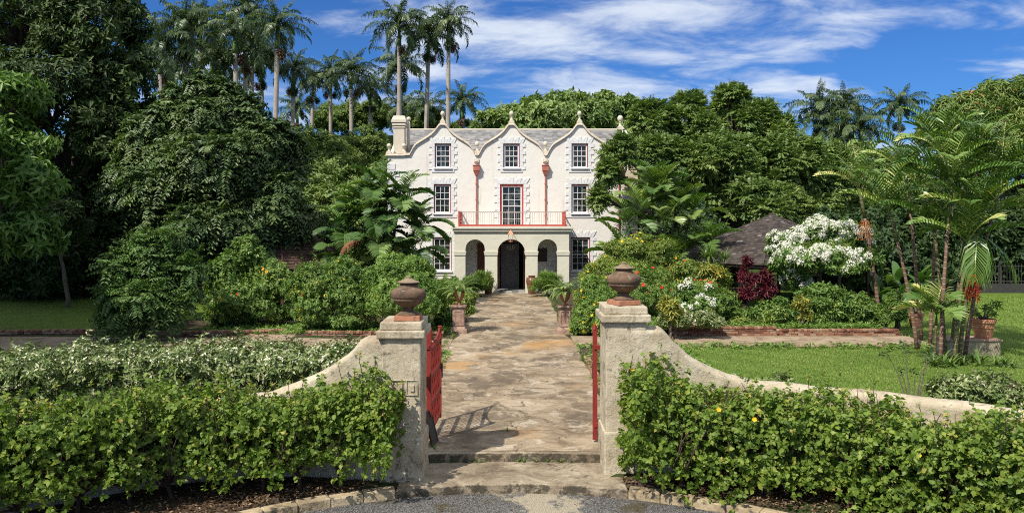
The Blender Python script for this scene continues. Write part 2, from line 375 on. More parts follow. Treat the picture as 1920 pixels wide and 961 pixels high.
class MB:
    def __init__(s): s.V = []; s.F = []; s.r = []
    def add(s, V, F, r=None):
        b = len(s.V); s.V += [tuple(v) for v in V]; s.F += [[b + i for i in f] for f in F]
        q = random.random() if r is None else r
        s.r += [q] * len(V)
    def box(s, c, d, rz=0.0, r=None, taper=1.0):
        x, y, z = d[0] / 2, d[1] / 2, d[2] / 2
        P = [(-x, -y, -z), (x, -y, -z), (x, y, -z), (-x, y, -z), (-x * taper, -y * taper, z), (x * taper, -y * taper, z), (x * taper, y * taper, z), (-x * taper, y * taper, z)]
        cs, sn = math.cos(rz), math.sin(rz)
        P = [(c[0] + p[0] * cs - p[1] * sn, c[1] + p[0] * sn + p[1] * cs, c[2] + p[2]) for p in P]
        s.add(P, [[3, 2, 1, 0], [4, 5, 6, 7], [0, 1, 5, 4], [1, 2, 6, 5], [2, 3, 7, 6], [3, 0, 4, 7]], r)
    def quad(s, a, b, c, d, r=None): s.add([a, b, c, d], [[0, 1, 2, 3]], r)
    def prism_y(s, poly, y0, y1, r=None):           # poly of (x,z), counter-clockwise seen from -y
        n = len(poly)
        P = [(x, y0, z) for x, z in poly] + [(x, y1, z) for x, z in poly]
        F = [list(range(n)), [n + i for i in reversed(range(n))]] + [[(i + 1) % n, i, n + i, n + (i + 1) % n] for i in range(n)]
        s.add(P, F, r)
    def prism_z(s, poly, z0, z1, r=None):
        n = len(poly)
        P = [(x, y, z0) for x, y in poly] + [(x, y, z1) for x, y in poly]
        F = [list(reversed(range(n))), [n + i for i in range(n)]] + [[i, (i + 1) % n, n + (i + 1) % n, n + i] for i in range(n)]
        s.add(P, F, r)
    def tube(s, pts, rad, n=8, cap=True, r=None):
        pts = [Vector(p) for p in pts]; m = len(pts)
        rad = [rad] * m if isinstance(rad, (int, float)) else list(rad)
        V = []; u = None
        for i, p in enumerate(pts):
            d = (pts[min(i + 1, m - 1)] - pts[max(i - 1, 0)])
            d = d.normalized() if d.length > 1e-9 else Vector((0, 0, 1))
            if u is None: u = d.orthogonal().normalized()
            else:
                u = (u - d * u.dot(d)); u = u.normalized() if u.length > 1e-6 else d.orthogonal().normalized()
            w = d.cross(u)
            for k in range(n):
                a = 2 * math.pi * k / n
                V.append(p + (u * math.cos(a) + w * math.sin(a)) * rad[i])
        Fc = []
        for i in range(m - 1):
            for k in range(n):
                Fc.append([i * n + k, i * n + (k + 1) % n, (i + 1) * n + (k + 1) % n, (i + 1) * n + k])
        if cap: Fc += [list(reversed(range(n))), [(m - 1) * n + k for k in range(n)]]
        s.add(V, Fc, r)
    def lathe(s, prof, c=(0, 0, 0), n=32, mod=None, r=None):
        V = []; m = len(prof)
        for rr, z in prof:
            for k in range(n):
                a = 2 * math.pi * k / n
                q = rr * (1 + (mod(z, a) if mod else 0))
                V.append((c[0] + q * math.cos(a), c[1] + q * math.sin(a), c[2] + z))
        Fc = []
        for i in range(m - 1):
            for k in range(n):
                Fc.append([i * n + k, i * n + (k + 1) % n, (i + 1) * n + (k + 1) % n, (i + 1) * n + k])
        Fc += [list(reversed(range(n))), [(m - 1) * n + k for k in range(n)]]
        s.add(V, Fc, r)
    def build(s, name, mat, parent=None, smooth=False, bev=None, loc=None):
        o = mk(name, s.V, s.F, mat, parent, rnd=s.r, smooth=smooth, loc=loc)
        if bev: bevel(o, bev)
        return o
def autosmooth(o, ang=40):
    me = o.data
    me.polygons.foreach_set('use_smooth', np.ones(len(me.polygons), dtype=bool))
    me.set_sharp_from_angle(angle=R(ang))
    return o

# ------------------------------------------------------------------ foliage helpers (vectorised)
def un(v): return v / np.maximum(np.linalg.norm(v, axis=-1, keepdims=True), 1e-9)
UP = np.array([0, 0, 1.0])
def rdir(n): return un(rng.normal(size=(n, 3)))
TPL = {
    'leaf': (np.array([[0, 0, 0], [-.5, .45, .10], [.5, .45, .10], [0, 1, -.14]], float), np.array([[0, 3, 1], [0, 2, 3]])),
    'round': (np.array([[0, 0, 0], [-.40, .18, .06], [.40, .18, .06], [-.5, .5, .10], [0, .5, 0.0], [.5, .5, .10], [0, 1, -.12]], float),
              np.array([[0, 4, 1], [0, 2, 4], [1, 4, 3], [2, 5, 4], [3, 4, 6], [4, 5, 6]])),
    'petal': (np.array([[-.12, 0, 0], [.12, 0, 0], [-.5, .7, .1], [.5, .7, .1], [0, 1, 0]], float), np.array([[0, 1, 3], [0, 3, 2], [2, 3, 4]])),
}
class Fol:
    def __init__(s): s.V = []; s.T = []; s.r = []; s.n = 0
    def _push(s, V, T, r):
        s.V.append(V); s.T.append(T + s.n); s.r.append(r); s.n += len(V)
    def leaves(s, p, d, nrm, L, Wd, rnd=None, tpl='leaf'):
        N = len(p)
        if N == 0: return
        d = un(d); side = np.cross(d, nrm)
        bad = np.linalg.norm(side, axis=1) < 1e-4
        side[bad] = np.cross(d[bad], np.array([1.0, .3, .2])); side = un(side); nn = np.cross(side, d)
        L = np.broadcast_to(np.asarray(L, float), (N,)); Wd = np.broadcast_to(np.asarray(Wd, float), (N,))
        t, tri = TPL[tpl]; k = len(t)
        V = p[:, None] + side[:, None] * (t[None, :, :1] * Wd[:, None, None]) + d[:, None] * (t[None, :, 1:2] * L[:, None, None]) + nn[:, None] * (t[None, :, 2:] * L[:, None, None])
        T = (tri[None] + (np.arange(N) * k)[:, None, None]).reshape(-1, 3)
        rnd = rng.random(N) if rnd is None else rnd
        s._push(V.reshape(-1, 3), T, np.repeat(rnd, k))
    def ribbons(s, C, side, w, rnd=None):           # C (N,k,3) centre lines, side (N,3), w (N,k) widths
        N, k, _ = C.shape
        a = C - side[:, None] * (w[..., None] / 2); b = C + side[:, None] * (w[..., None] / 2)
        V = np.stack([a, b], 2).reshape(N, 2 * k, 3)
        tri = []
        for i in range(k - 1):
            tri += [[2 * i, 2 * i + 1, 2 * i + 3], [2 * i, 2 * i + 3, 2 * i + 2]]
        T = (np.array(tri)[None] + (np.arange(N) * 2 * k)[:, None, None]).reshape(-1, 3)
        rnd = rng.random(N) if rnd is None else rnd
        s._push(V.reshape(-1, 3), T, np.repeat(rnd, 2 * k))
    def build(s, name, mat, parent=None, origin=(0, 0, 0)):
        V = np.concatenate(s.V) - np.asarray(origin, float); T = np.concatenate(s.T); r = np.concatenate(s.r)
        return mk(name, V, T, mat, parent, rnd=r)

CL_TONE = np.zeros(0)
def shell_points(lobes, n, sub=9, subr=(0.30, 0.52), low=-0.45, thick=0.5):
    """Points and outward directions on lumpy lobes: each lobe breaks into sub-clumps."""
    area = np.array([(l[3] * l[4] + l[3] * l[5] + l[4] * l[5]) for l in lobes]); area = area / area.sum()
    global CL_TONE
    P = []; D = []; C = []; TN = []
    for l, a in zip(lobes, area):
        c = np.array(l[:3]); r = np.array(l[3:6]); m = max(4, int(sub * (0.6 + 0.4 * len(lobes) * a)))
        dirs = rdir(m * 4); dirs = dirs[dirs[:, 2] > low][:m]
        cen = c + dirs * r * (0.62 + 0.2 * rng.random((len(dirs), 1)))
        sr = (subr[0] + (subr[1] - subr[0]) * rng.random(len(dirs)))[:, None] * r
        cnt = max(1, int(n * a / len(dirs)))
        for ce, q, dd in zip(cen, sr, dirs):
            v = rdir(cnt * 2); k = (v @ dd) > -0.35; v = v[k][:cnt]
            f = 1 - thick * rng.random((len(v), 1)) ** 2
            f = f * np.where(rng.random((len(v), 1)) < 0.12, 1.0 + 0.38 * rng.random((len(v), 1)), 1.0)
            TN.append(np.clip(rng.random() * 0.42 + rng.random(len(v)) * 0.22, 0, 1))
            P.append(ce + v * q * f); D.append(un(v * 0.75 + dd * 0.5)); C.append(ce)
    CL_TONE = np.concatenate(TN)
    return np.concatenate(P), np.concatenate(D), np.array(C)

def whorls(F, P, D, m, L, Wd, spread=0.9, up=0.25, tpl='leaf', tone=None, droop=0.2, sz=(0.65, 1.25), tumble=0.35):
    """m leaves round each twig tip."""
    N = len(P)
    tw = un(D + UP * up + rng.normal(size=(N, 3)) * 0.3)
    e1 = un(np.cross(tw, rdir(N))); e2 = np.cross(tw, e1)
    ph = rng.random(N)[:, None] * 6.28 + np.arange(m)[None] * 2.4
    sp = spread * (0.55 + 0.6 * rng.random((N, m)))
    rad = e1[:, None] * np.cos(ph)[..., None] + e2[:, None] * np.sin(ph)[..., None]
    d = un(rad * sp[..., None] + tw[:, None] * (1.15 - sp)[..., None] - UP * droop)
    off = tw[:, None] * ((np.arange(m) / m - 0.6) * L * 1.3)[None, :, None]
    p = P[:, None] + off
    s = L * (sz[0] + (sz[1] - sz[0]) * rng.random((N, m)))
    if tone is None: tone = CL_TONE if len(CL_TONE) == N else rng.random(N) * 0.5
    base = tone[:, None]
    rn = np.clip(base + rng.random((N, m)) * 0.5, 0, 1)
    nr = un(tw[:, None] + rad * 0.2 + rng.normal(size=(N, m, 3)) * tumble)
    F.leaves(p.reshape(-1, 3), d.reshape(-1, 3), nr.reshape(-1, 3), s.ravel(), (s * Wd).ravel(), rn.ravel(), tpl)

def pinnates(F, P, D, m, L, pairs, l, Wd, up=0.3, droop=0.45, tone=None):
    """m pinnate leaves round each twig tip, each a drooping midrib with leaflet pairs."""
    N = len(P)
    tw = un(D + UP * up + rng.normal(size=(N, 3)) * 0.55)
    e1 = un(np.cross(tw, rdir(N))); e2 = np.cross(tw, e1)
    ph = rng.random(N)[:, None] * 6.28 + np.arange(m)[None] * 2.4
    rad = e1[:, None] * np.cos(ph)[..., None] + e2[:, None] * np.sin(ph)[..., None]
    d = un(rad * 0.9 + tw[:, None] * 0.55).reshape(-1, 3)
    p = np.repeat(P, m, 0)
    K = len(p)
    if tone is None: tone = CL_TONE if len(CL_TONE) == N else rng.random(N) * 0.5
    base = np.repeat(tone, m)
    LL = L * (0.7 + 0.5 * rng.random(K))
    t = (np.arange(pairs) + 1.0) / pairs
    dj = rng.uniform(.2, 1.7, (K, 1))
    pos = p[:, None] + d[:, None] * (t[None] * LL[:, None])[..., None] - UP * ((droop * dj) * (t ** 2)[None] * LL[:, None])[..., None]
    tan = un(d[:, None] - UP * (2 * droop * t)[None, :, None])
    side = un(np.cross(d, UP + 0.01))[:, None] * np.ones((1, pairs, 1))
    nn = un(np.cross(side, tan))
    size = (l * (0.75 + 0.45 * np.sin(t * 2.6)))[None] * (0.8 + 0.4 * rng.random((K, 1)))
    for sg in (-1, 1):
        dd = un(side * sg + tan * 0.55 - UP * 0.22 + rng.normal(size=side.shape) * 0.1)
        rn = np.clip(base[:, None] + 0.5 * rng.random((K, pairs)), 0, 1)
        F.leaves(pos.reshape(-1, 3), dd.reshape(-1, 3), nn.reshape(-1, 3), size.ravel(), (size * Wd).ravel(), rn.ravel())

def frond(F, base, az, elev, L, n, ll, lw, bend=1.6, sweep=0.6, vee=0.35, plume=0.0, drop=0.35, tone=0.5, start=0.1, stemw=0.03, prof=None):
    K = 14
    tt = np.linspace(0, 1, K)
    e = elev - bend * tt ** 1.4
    h = np.array([math.cos(az), math.sin(az), 0])
    tn = h[None] * np.cos(e)[:, None] + UP[None] * np.sin(e)[:, None]
    pts = np.array(base) + np.concatenate([[np.zeros(3)], np.cumsum((tn[:-1] + tn[1:]) / 2, 0) * (L / (K - 1))])
    side0 = np.array([-h[1], h[0], 0.0])
    F.ribbons(pts[None], side0[None], (stemw * (1.2 - tt))[None], np.array([min(1, tone + .3)]))
    u = np.linspace(start, 1, n)
    pos = np.stack([np.interp(u, tt, pts[:, i]) for i in range(3)], 1)
    tg = un(np.stack([np.interp(u, tt, tn[:, i]) for i in range(3)], 1))
    nm = np.cross(side0[None] * np.ones((n, 1)), -tg); nm = un(nm * np.sign(nm[:, 2:3] + 1e-6 + 0.6))
    nm = un(np.cross(tg, side0[None] * np.ones((n, 1))))
    len_ = ll * (prof(u) if prof else np.clip(np.sin(np.clip(u * 0.9 + 0.12, 0, 1) * math.pi) ** 0.55, 0.25, 1)) * (0.9 + 0.2 * rng.random(n))
    for sg in (-1, 1):
        pl = rng.normal(size=(n, 1)) * plume
        d = un(side0[None] * sg + tg * (sweep * (0.7 + 0.9 * u))[:, None] + nm * (vee + pl) + rng.normal(size=(n, 3)) * 0.05)
        mid = pos + d * (len_ * 0.55)[:, None] - UP * (drop * 0.22 * len_)[:, None]
        tip = pos + d * (len_ * (1 - 0.25 * drop))[:, None] - UP * (drop * len_)[:, None]
        C = np.stack([pos, mid, tip], 1)
        sd = un(np.cross(d, nm + rng.normal(size=(n, 3)) * 0.15))
        wr = lw * (0.75 + 0.4 * rng.random(n)); w = np.stack([wr * .6, wr, wr * .06], 1)
        wd = un(tg - d * (tg * d).sum(1, keepdims=True)); F.ribbons(C, un(wd + np.cross(d, wd) * (sg * 0.55 + rng.normal(size=(n, 1)) * 0.25)), w, np.clip(tone + (rng.random(n) - .5) * 0.5, 0, 1))
    return pts

def straps(F, P, n, L, w, elev=(0.5, 1.4), bend=1.6, tone=(0.2, 0.9), K=5):
    """Arching strap leaves from each point."""
    P = np.repeat(np.asarray(P, float).reshape(-1, 3), n, 0); N = len(P)
    az = rng.random(N) * 6.283; e0 = elev[0] + (elev[1] - elev[0]) * rng.random(N)
    LL = L * (0.6 + 0.5 * rng.random(N)); t = np.linspace(0, 1, K)
    e = e0[:, None] - bend * (0.6 + .6 * rng.random(N))[:, None] * t[None] ** 1.3
    h = np.stack([np.cos(az), np.sin(az), np.zeros(N)], 1)
    tn = h[:, None] * np.cos(e)[..., None] + UP * np.sin(e)[..., None]
    C = P[:, None] + np.concatenate([np.zeros((N, 1, 3)), np.cumsum((tn[:, 1:] + tn[:, :-1]) / 2, 1)], 1) * (LL / (K - 1))[:, None, None]
    side = np.stack([-h[:, 1], h[:, 0], np.zeros(N)], 1)
    wp = np.interp(t, [0, .25, .6, 1], [.45, 1, .8, .05])
    F.ribbons(C, side, w * (0.7 + .5 * rng.random(N))[:, None] * wp[None], tone[0] + (tone[1] - tone[0]) * rng.random(N))

def bez(a, b, sag=0.0, n=6, jit=0.0):
    a, b = np.array(a, float), np.array(b, float); L = np.linalg.norm(b - a)
    out = []
    for i in range(n):
        t = i / (n - 1); p = a + (b - a) * t; p[2] += sag * L * math.sin(math.pi * t)
        if 0 < i < n - 1: p = p + rng.normal(size=3) * jit * L
        out.append(tuple(p))
    return out

root_pts = {}
def make_tree(name, label, cat, base, lobes, n, leaf, mat, bark=None, trunk=(0.35, 0.2), fork=None, group=None, sub=9, subr=(0.30, 0.52), low=-0.45, fill=0.35, thick=0.5, stems=1, cname='crown', tname='trunk'):
    """lobes in world coordinates; leaf(F, P, D) emits the leaves."""
    bx, by, bz = base
    root = thing(name, label, cat, base, 0, group)
    lob = [(l[0] - bx, l[1] - by, l[2] - bz, l[3], l[4], l[5]) for l in lobes]
    P, D, C = shell_points(lob, n, sub, subr, low, thick)
    F = Fol(); leaf(F, P, D)
    if fill:
        q = rng.integers(len(lob), size=int(n * fill)); A = np.array(lob)[q]
        pf = A[:, :3] + rdir(len(q)) * A[:, 3:6] * (0.3 + 0.4 * rng.random((len(q), 1)))
        leaf(F, pf, rdir(len(q)))
    F.build(cname, mat, root)
    root_pts[root.name] = (P + np.array(base), D)
    B = MB()
    zc = np.average([l[2] for l in lob]); xc = np.average([l[0] for l in lob]); yc = np.average([l[1] for l in lob])
    fz = fork if fork else max(0.8, 0.45 * zc)
    fp = np.array((xc * 0.35, yc * 0.35, fz))
    for s in range(stems):
        o = np.array([0.0, 0, 0]) if stems == 1 else np.append(rng.normal(size=2) * trunk[0] * 2.0, 0)
        B.tube(bez((o[0], o[1], -0.25), tuple(fp), 0.02, 6, 0.02), np.linspace(trunk[0] * 1.15, trunk[1], 6), 9)
    for l in lob:
        B.tube(bez(fp, l[:3], 0.06, 6, 0.03), np.linspace(trunk[1] * 0.85, trunk[1] * 0.3, 6), 7)
    for c in C:
        j = int(np.argmin([np.linalg.norm(np.array(l[:3]) - c) for l in lob]))
        B.tube(bez(np.array(lob[j][:3]) * 0.8 + fp * 0.2, c, 0.05, 5, 0.05), np.linspace(trunk[1] * 0.32, trunk[1] * 0.08, 5), 5)
    B.build(tname, bark or M['bark'], root, smooth=True)
    return root

def lob(px, py, Y, rw, rh, rd=None):                # a crown lobe that fills rw x rh px of the frame at distance Y
    s = Y / F_PX
    return (wx(px, Y), Y, wz(py, Y), rw * s, (rd if rd else rw * s * 0.9), rh * s)

def whorl_leaf(m, L, Wd, **k): return lambda F, P, D: whorls(F, P, D, m, L, Wd, **k)
def pin_leaf(m, L, pairs, l, Wd, **k): return lambda F, P, D: pinnates(F, P, D, m, L, pairs, l, Wd, **k)

def flowers(F, P, D, size, petals=5, n=1):
    N = len(P)
    D = un(D); e1 = un(np.cross(D, rdir(N))); e2 = np.cross(D, e1)
    rn = rng.random(N)
    for k in range(petals):
        a = 6.283 * k / petals
        r = e1 * math.cos(a) + e2 * math.sin(a)
        F.leaves(P, r + D * 0.35, D, size * 0.55, size * 0.45, rn, 'petal')
def flower_heads(F, P, D, rad, k, size):
    """Domed heads of many small petals."""
    N = len(P)
    v = rdir(N * k).reshape(N, k, 3)
    v = un(v + D[:, None] * 0.7)
    p = P[:, None] + v * (rad * (0.7 + .4 * rng.random((N, 1, 1))))
    F.leaves(p.reshape(-1, 3), rdir(N * k) + v.reshape(-1, 3) * .3, v.reshape(-1, 3), size, size * .8, None, 'petal')

# ================================================================== THE SETTING
def smooth01(v, a, b):
    t = np.clip((np.asarray(v, float) - a) / (b - a), 0, 1); return t * t * (3 - 2 * t)
def terrain_z(x, y):
    return 12.5 * smooth01(y, 62, 105) * (1 - smooth01(x, -14, 14)) + 3.0 * smooth01(y, 66, 110)
def smooth_line(pts, n=160):
    """Dense smooth curve through rough plan points."""
    p = np.array(pts, float); s = np.concatenate([[0], np.cumsum(np.linalg.norm(np.diff(p, axis=0), axis=1))])
    t = np.linspace(0, s[-1], n); q = np.stack([np.interp(t, s, p[:, i]) for i in (0, 1)], 1)
    k = n // 12; w = np.hanning(2 * k + 1); w /= w.sum()
    e = np.concatenate([2 * q[0] - q[k:0:-1], q, 2 * q[-1] - q[-2:-k - 2:-1]])
    return np.stack([np.convolve(e[:, i], w, 'valid') for i in (0, 1)], 1)
ARC_R = smooth_line([(2.15, 14.79), (2.9, 14.79), (3.7, 14.86), (5, 14.72), (6.5, 14.0), (8.0, 12.7), (9.4, 11.0), (10.4, 9.2)])
ARC_L = smooth_line([(2.0, 14.41), (2.7, 14.42), (3.6, 14.58), (5, 14.45), (6.3, 13.95), (7.6, 13.0), (9.0, 11.7), (10.4, 9.8)])
KERB = (0.0, 7.17, 6.9)
def arc_y(x, A):
    if A is KERB: return A[1] + math.sqrt(max(A[2] ** 2 - x * x, 0.01))
    return float(np.interp(abs(x), A[:, 0], A[:, 1]))

def soilmat():
    m, t, out = nt('garden_soil')
    v = geo_pos(t)
    c = ramp(t, [(0.028, 0.02, 0.014), (0.07, 0.05, 0.033), (0.12, 0.085, 0.055)], noise(t, v, 3, 10, 0.7))
    c = mixc(t, sstep(t, noise(t, v, 0.35, 6), 0.48, 0.6), c, (0.035, 0.06, 0.015))
    sy = t.nodes.new('ShaderNodeSeparateXYZ'); t.links.new(v, sy.inputs[0])
    c = mixc(t, sstep(t, sy.outputs[1], 56.0, 62.0), c, ramp(t, [(0.03, 0.055, 0.012), (0.06, 0.10, 0.02)], noise(t, v, 1.2, 8)))   # rough grass on the hill
    princ(t, out, c, 0.95, bump(t, noise(t, v, 12, 8), 0.8, 0.05), 0.15); return m
def lawnmat():
    m, t, out = nt('lawn_turf')
    v = geo_pos(t)
    c = ramp(t, [(0.065, 0.11, 0.013), (0.10, 0.16, 0.02), (0.15, 0.19, 0.035)], noise(t, v, 1.3, 9, 0.75))
    c = mixc(t, sstep(t, noise(t, v, 0.6, 7), 0.6, 0.75), c, (0.15, 0.15, 0.045))
    princ(t, out, c, 0.9, bump(t, noise(t, v, 40, 5), 0.9, 0.03), 0.2); return m
def gravelmat():
    m, t, out = nt('grey_gravel')
    v = geo_pos(t)
    vo = t.nodes.new('ShaderNodeTexVoronoi'); vo.inputs['Scale'].default_value = 55; t.links.new(v, vo.inputs['Vector'])
    c = ramp(t, [(0.06, 0.057, 0.053), (0.135, 0.13, 0.122), (0.27, 0.26, 0.247)], vo.outputs['Color'], [0.1, 0.5, 0.95])
    c = mixc(t, sstep(t, noise(t, v, 1.1, 9, 0.7), 0.52, 0.62), c, (0.10, 0.085, 0.05))
    sx = t.nodes.new('ShaderNodeSeparateXYZ'); t.links.new(v, sx.inputs[0])
    mid = smath(t, 'SUBTRACT', 1.15, smath(t, 'ABSOLUTE', smath(t, 'SUBTRACT', sx.outputs[0], 0.55)))
    c = mixc(t, sstep(t, smath(t, 'ADD', smath(t, 'MULTIPLY', mid, 0.25), noise(t, v, 1.8, 10, 0.7)), 0.62, 0.7), c, (0.38, 0.33, 0.24))
    princ(t, out, c, 0.9, bump(t, vo.outputs['Distance'], 1.0, 0.02), 0.25); return m
def pathmat(name='worn_stone_drive', tanned=0.0):
    m, t, out = nt(name)
    v = geo_pos(t)
    wob = t.nodes.new('ShaderNodeVectorMath'); wob.operation = 'ADD'
    nv = t.nodes.new('ShaderNodeTexNoise'); nv.inputs['Scale'].default_value = 1.4; nv.inputs['Detail'].default_value = 6
    t.links.new(v, nv.inputs['Vector']); t.links.new(v, wob.inputs[0]); t.links.new(nv.outputs['Color'], wob.inputs[1])
    w = wob.outputs[0]
    c = ramp(t, [(0.095, 0.072, 0.048), (0.20, 0.148, 0.095), (0.31, 0.24, 0.16), (0.43, 0.35, 0.245)], noise(t, w, 0.85, 12, 0.72, 0.5), [0.30, 0.43, 0.53, 0.66])
    c = mixc(t, smath(t, 'MULTIPLY', sstep(t, noise(t, w, 1.5, 12, 0.74, 0.6), 0.53, 0.615), 0.55), c, (0.56, 0.49, 0.385))    # pale worn skins
    c = mixc(t, smath(t, 'MULTIPLY', sstep(t, noise(t, w, 0.55, 9, 0.68, 0.6), 0.515, 0.575), 0.72), c, (0.10, 0.078, 0.054))  # damp dark patches
    c = mixc(t, smath(t, 'MULTIPLY', sstep(t, noise(t, v, 0.28, 7, 0.6, 0.4), 0.56, 0.66), 0.75), c, (0.40, 0.225, 0.085))   # ochre
    c = mixc(t, smath(t, 'MULTIPLY', sstep(t, noise(t, v, 9, 9, 0.75), 0.55, 0.68), 0.5), c, (0.09, 0.075, 0.055))
    vo = t.nodes.new('ShaderNodeTexVoronoi'); vo.feature = 'DISTANCE_TO_EDGE'; vo.inputs['Scale'].default_value = 0.36
    t.links.new(w, vo.inputs['Vector'])
    crack = smath(t, 'MULTIPLY', smath(t, 'LESS_THAN', vo.outputs['Distance'], 0.008), 0.75)
    c = mixc(t, smath(t, 'MULTIPLY', crack, sstep(t, noise(t, v, 0.9, 4), 0.5, 0.58)), c, (0.04, 0.032, 0.022))
    h = smath(t, 'ADD', noise(t, w, 2.5, 10, 0.72, 0.5), smath(t, 'MULTIPLY', noise(t, v, 22, 6), 0.3))
    princ(t, out, c, 0.88, bump(t, h, 0.7, 0.06), 0.2); return m
def stepmat():
    m, t, out = nt('mould_stained_step'); v = geo_pos(t)
    c = ramp(t, [(0.13, 0.10, 0.068), (0.26, 0.21, 0.145), (0.40, 0.335, 0.24)], noise(t, v, 1.6, 10, 0.7, 0.5), [0.34, 0.5, 0.64])
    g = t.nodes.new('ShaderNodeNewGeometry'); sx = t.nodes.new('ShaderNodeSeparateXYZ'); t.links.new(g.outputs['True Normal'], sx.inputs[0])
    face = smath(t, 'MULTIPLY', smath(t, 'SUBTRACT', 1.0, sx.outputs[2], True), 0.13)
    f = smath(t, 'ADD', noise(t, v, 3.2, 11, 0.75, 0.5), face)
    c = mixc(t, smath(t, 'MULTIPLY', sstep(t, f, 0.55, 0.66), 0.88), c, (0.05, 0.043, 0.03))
    c = mixc(t, smath(t, 'MULTIPLY', sstep(t, noise(t, v, 2.1, 8, 0.7), 0.56, 0.66), 0.5), c, (0.5, 0.44, 0.33))
    princ(t, out, c, 0.9, bump(t, smath(t, 'ADD', noise(t, v, 4, 9, 0.7), smath(t, 'MULTIPLY', noise(t, v, 24, 5), .3)), 0.8, 0.05), 0.2); return m
M['step'] = stepmat()
M['soil'] = soilmat(); M['lawn'] = lawnmat(); M['gravel'] = gravelmat(); M['path'] = pathmat()
M['kerb'] = noisy('stained_kerb_stone', [(0.16, 0.13, 0.085), (0.40, 0.31, 0.19), (0.52, 0.44, 0.30)], 2.2, 0.92, 0.8, 18, 0.03, stain=(4, 0.50, 0.66, (0.055, 0.048, 0.035)))
M['tan'] = noisy('earth_path', [(0.15, 0.105, 0.07), (0.30, 0.225, 0.15), (0.40, 0.32, 0.22)], 1.8, 0.95, 0.6, 14, 0.03, stain=(3, 0.55, 0.7, (0.10, 0.10, 0.04)))

struct(mk('ground', [(-500, -200, -0.40), (500, -200, -0.40), (500, 800, -0.40), (-500, 800, -0.40)], [[0, 1, 2, 3]], M['soil']))
pts = [(7.2 * math.sin(a), KERB[1] + (KERB[2] + 0.1) * math.cos(a)) for a in np.linspace(-1.5, 1.5, 40)]
struct(mk('road', [(x, y, -0.34) for x, y in pts] + [(9, -10, -0.34), (-9, -10, -0.34)], [list(reversed(range(len(pts) + 2)))], M['gravel']))
# the garden terrace: one undulating sheet from the wall line back over the hill
xs = np.concatenate([np.linspace(-220, -60, 14)[:-1], np.linspace(-60, -12, 22)[:-1], np.linspace(-12, 12, 49), np.linspace(12, 60, 22)[1:], np.linspace(60, 220, 14)[1:]])
V = []; nj = 60
for x in xs:
    y0 = 15.5 if abs(x) < 2.3 else (arc_y(x, ARC_R if x > 0 else ARC_L) if abs(x) < 10.2 else 9.6)
    ys = y0 + (300 - y0) * (np.linspace(0, 1, nj) ** 1.8)
    V.append((x, y0, -0.45))
    for y in ys: V.append((x, y, float(terrain_z(x, y)) - 0.012))
F = []
K = nj + 1
for i in range(len(xs) - 1):
    for j in range(nj): F.append([i * K + j, (i + 1) * K + j, (i + 1) * K + j + 1, i * K + j + 1])
struct(mk('garden_ground', V, F, M['soil'], smooth=False))
# drive of worn stone, with its nosing as the upper step
def wavy(y, a=0.05): return a * (math.sin(y * 1.3) + 0.6 * math.sin(y * 3.1 + 1))
ys = np.linspace(15.45, 48.0, 90)
hw = lambda y: float(np.interp(y, [15.7, 16.0, 29, 31.5, 40, 48], [1.66, 2.2, 2.25, 1.98, 2.05, 2.0]))
Lh = [(-hw(y) + wavy(y), y) for y in ys]
Rh = [(hw(y) + 0.04 + wavy(y + 7), y) for y in ys]
fr = [(x, 15.34 - 0.03 * x * x + 0.015 * math.sin(9 * x)) for x in np.linspace(-1.64, 1.72, 18)]
V = []; F = []
xsn = 14
for i, y in enumerate(ys):
    for k in range(xsn):
        x = Lh[i][0] + (Rh[i][0] - Lh[i][0]) * k / (xsn - 1)
        V.append((x, y, 0.006 + 0.012 * math.sin(x * 2.3 + y * 1.1) * math.sin(y * 0.8)))
for i in range(len(ys) - 1):
    for k in range(xsn - 1): F.append([i * xsn + k, i * xsn + k + 1, (i + 1) * xsn + k + 1, (i + 1) * xsn + k])
struct(mk('path', V, F, M['path'], smooth=True))
B = MB(); B.prism_z(fr + [(1.72, 15.47), (-1.64, 15.47)], -0.34, 0.0)
s1 = B.build('upper_step', M['step'], bev=0.02); struct(s1)
B = MB()
P2 = [(x, arc_y(x, KERB) + 0.012 * math.sin(7 * x)) for x in np.linspace(-2.0, 2.0, 24)]
B.prism_z(P2 + [(2.0, 15.6), (-2.0, 15.6)], -0.44, -0.172)
struct(B.build('lower_step', M['step'], bev=0.025))
for sgn, nm in ((-1, 'kerb'), (1, 'kerb')):
    B = MB()
    aa = [sgn * a for a in np.linspace(math.asin(2.0 / 6.9), 1.25, 13)]
    for i in range(len(aa) - 1):
        a0, a1 = aa[i], aa[i] + (aa[i + 1] - aa[i]) * 0.985
        q = lambda a, r: (r * math.sin(a), KERB[1] + r * math.cos(a))
        jt = random.uniform(-.012, .012)
        poly = [q(a0, 6.9 + jt), q((a0 + a1) / 2, 6.9 + jt), q(a1, 6.9 + jt), q(a1, 7.14 + jt), q((a0 + a1) / 2, 7.14 + jt), q(a0, 7.14 + jt)]
        if sgn < 0: poly = poly[::-1]
        B.prism_z(poly[::-1], -0.45, -0.19 + random.uniform(-.012, .012))
    struct(B.build(nm, M['kerb'], bev=0.02))
    A = ARC_R if sgn > 0 else ARC_L
    a2 = np.linspace(0.2, 1.35, 30) * sgn
    V = [(7.1 * math.sin(a), KERB[1] + 7.1 * math.cos(a), -0.215) for a in a2]
    V += [(sgn * A[i, 0], A[i, 1], -0.12) for i in np.linspace(0, len(A) - 1, 30).astype(int)]
    n = len(a2)
    struct(mk('flower_bed', V, [[i, i + 1, n + i + 1, n + i] if sgn < 0 else [i, n + i, n + i + 1, i + 1] for i in range(n - 1)], M['soil']))
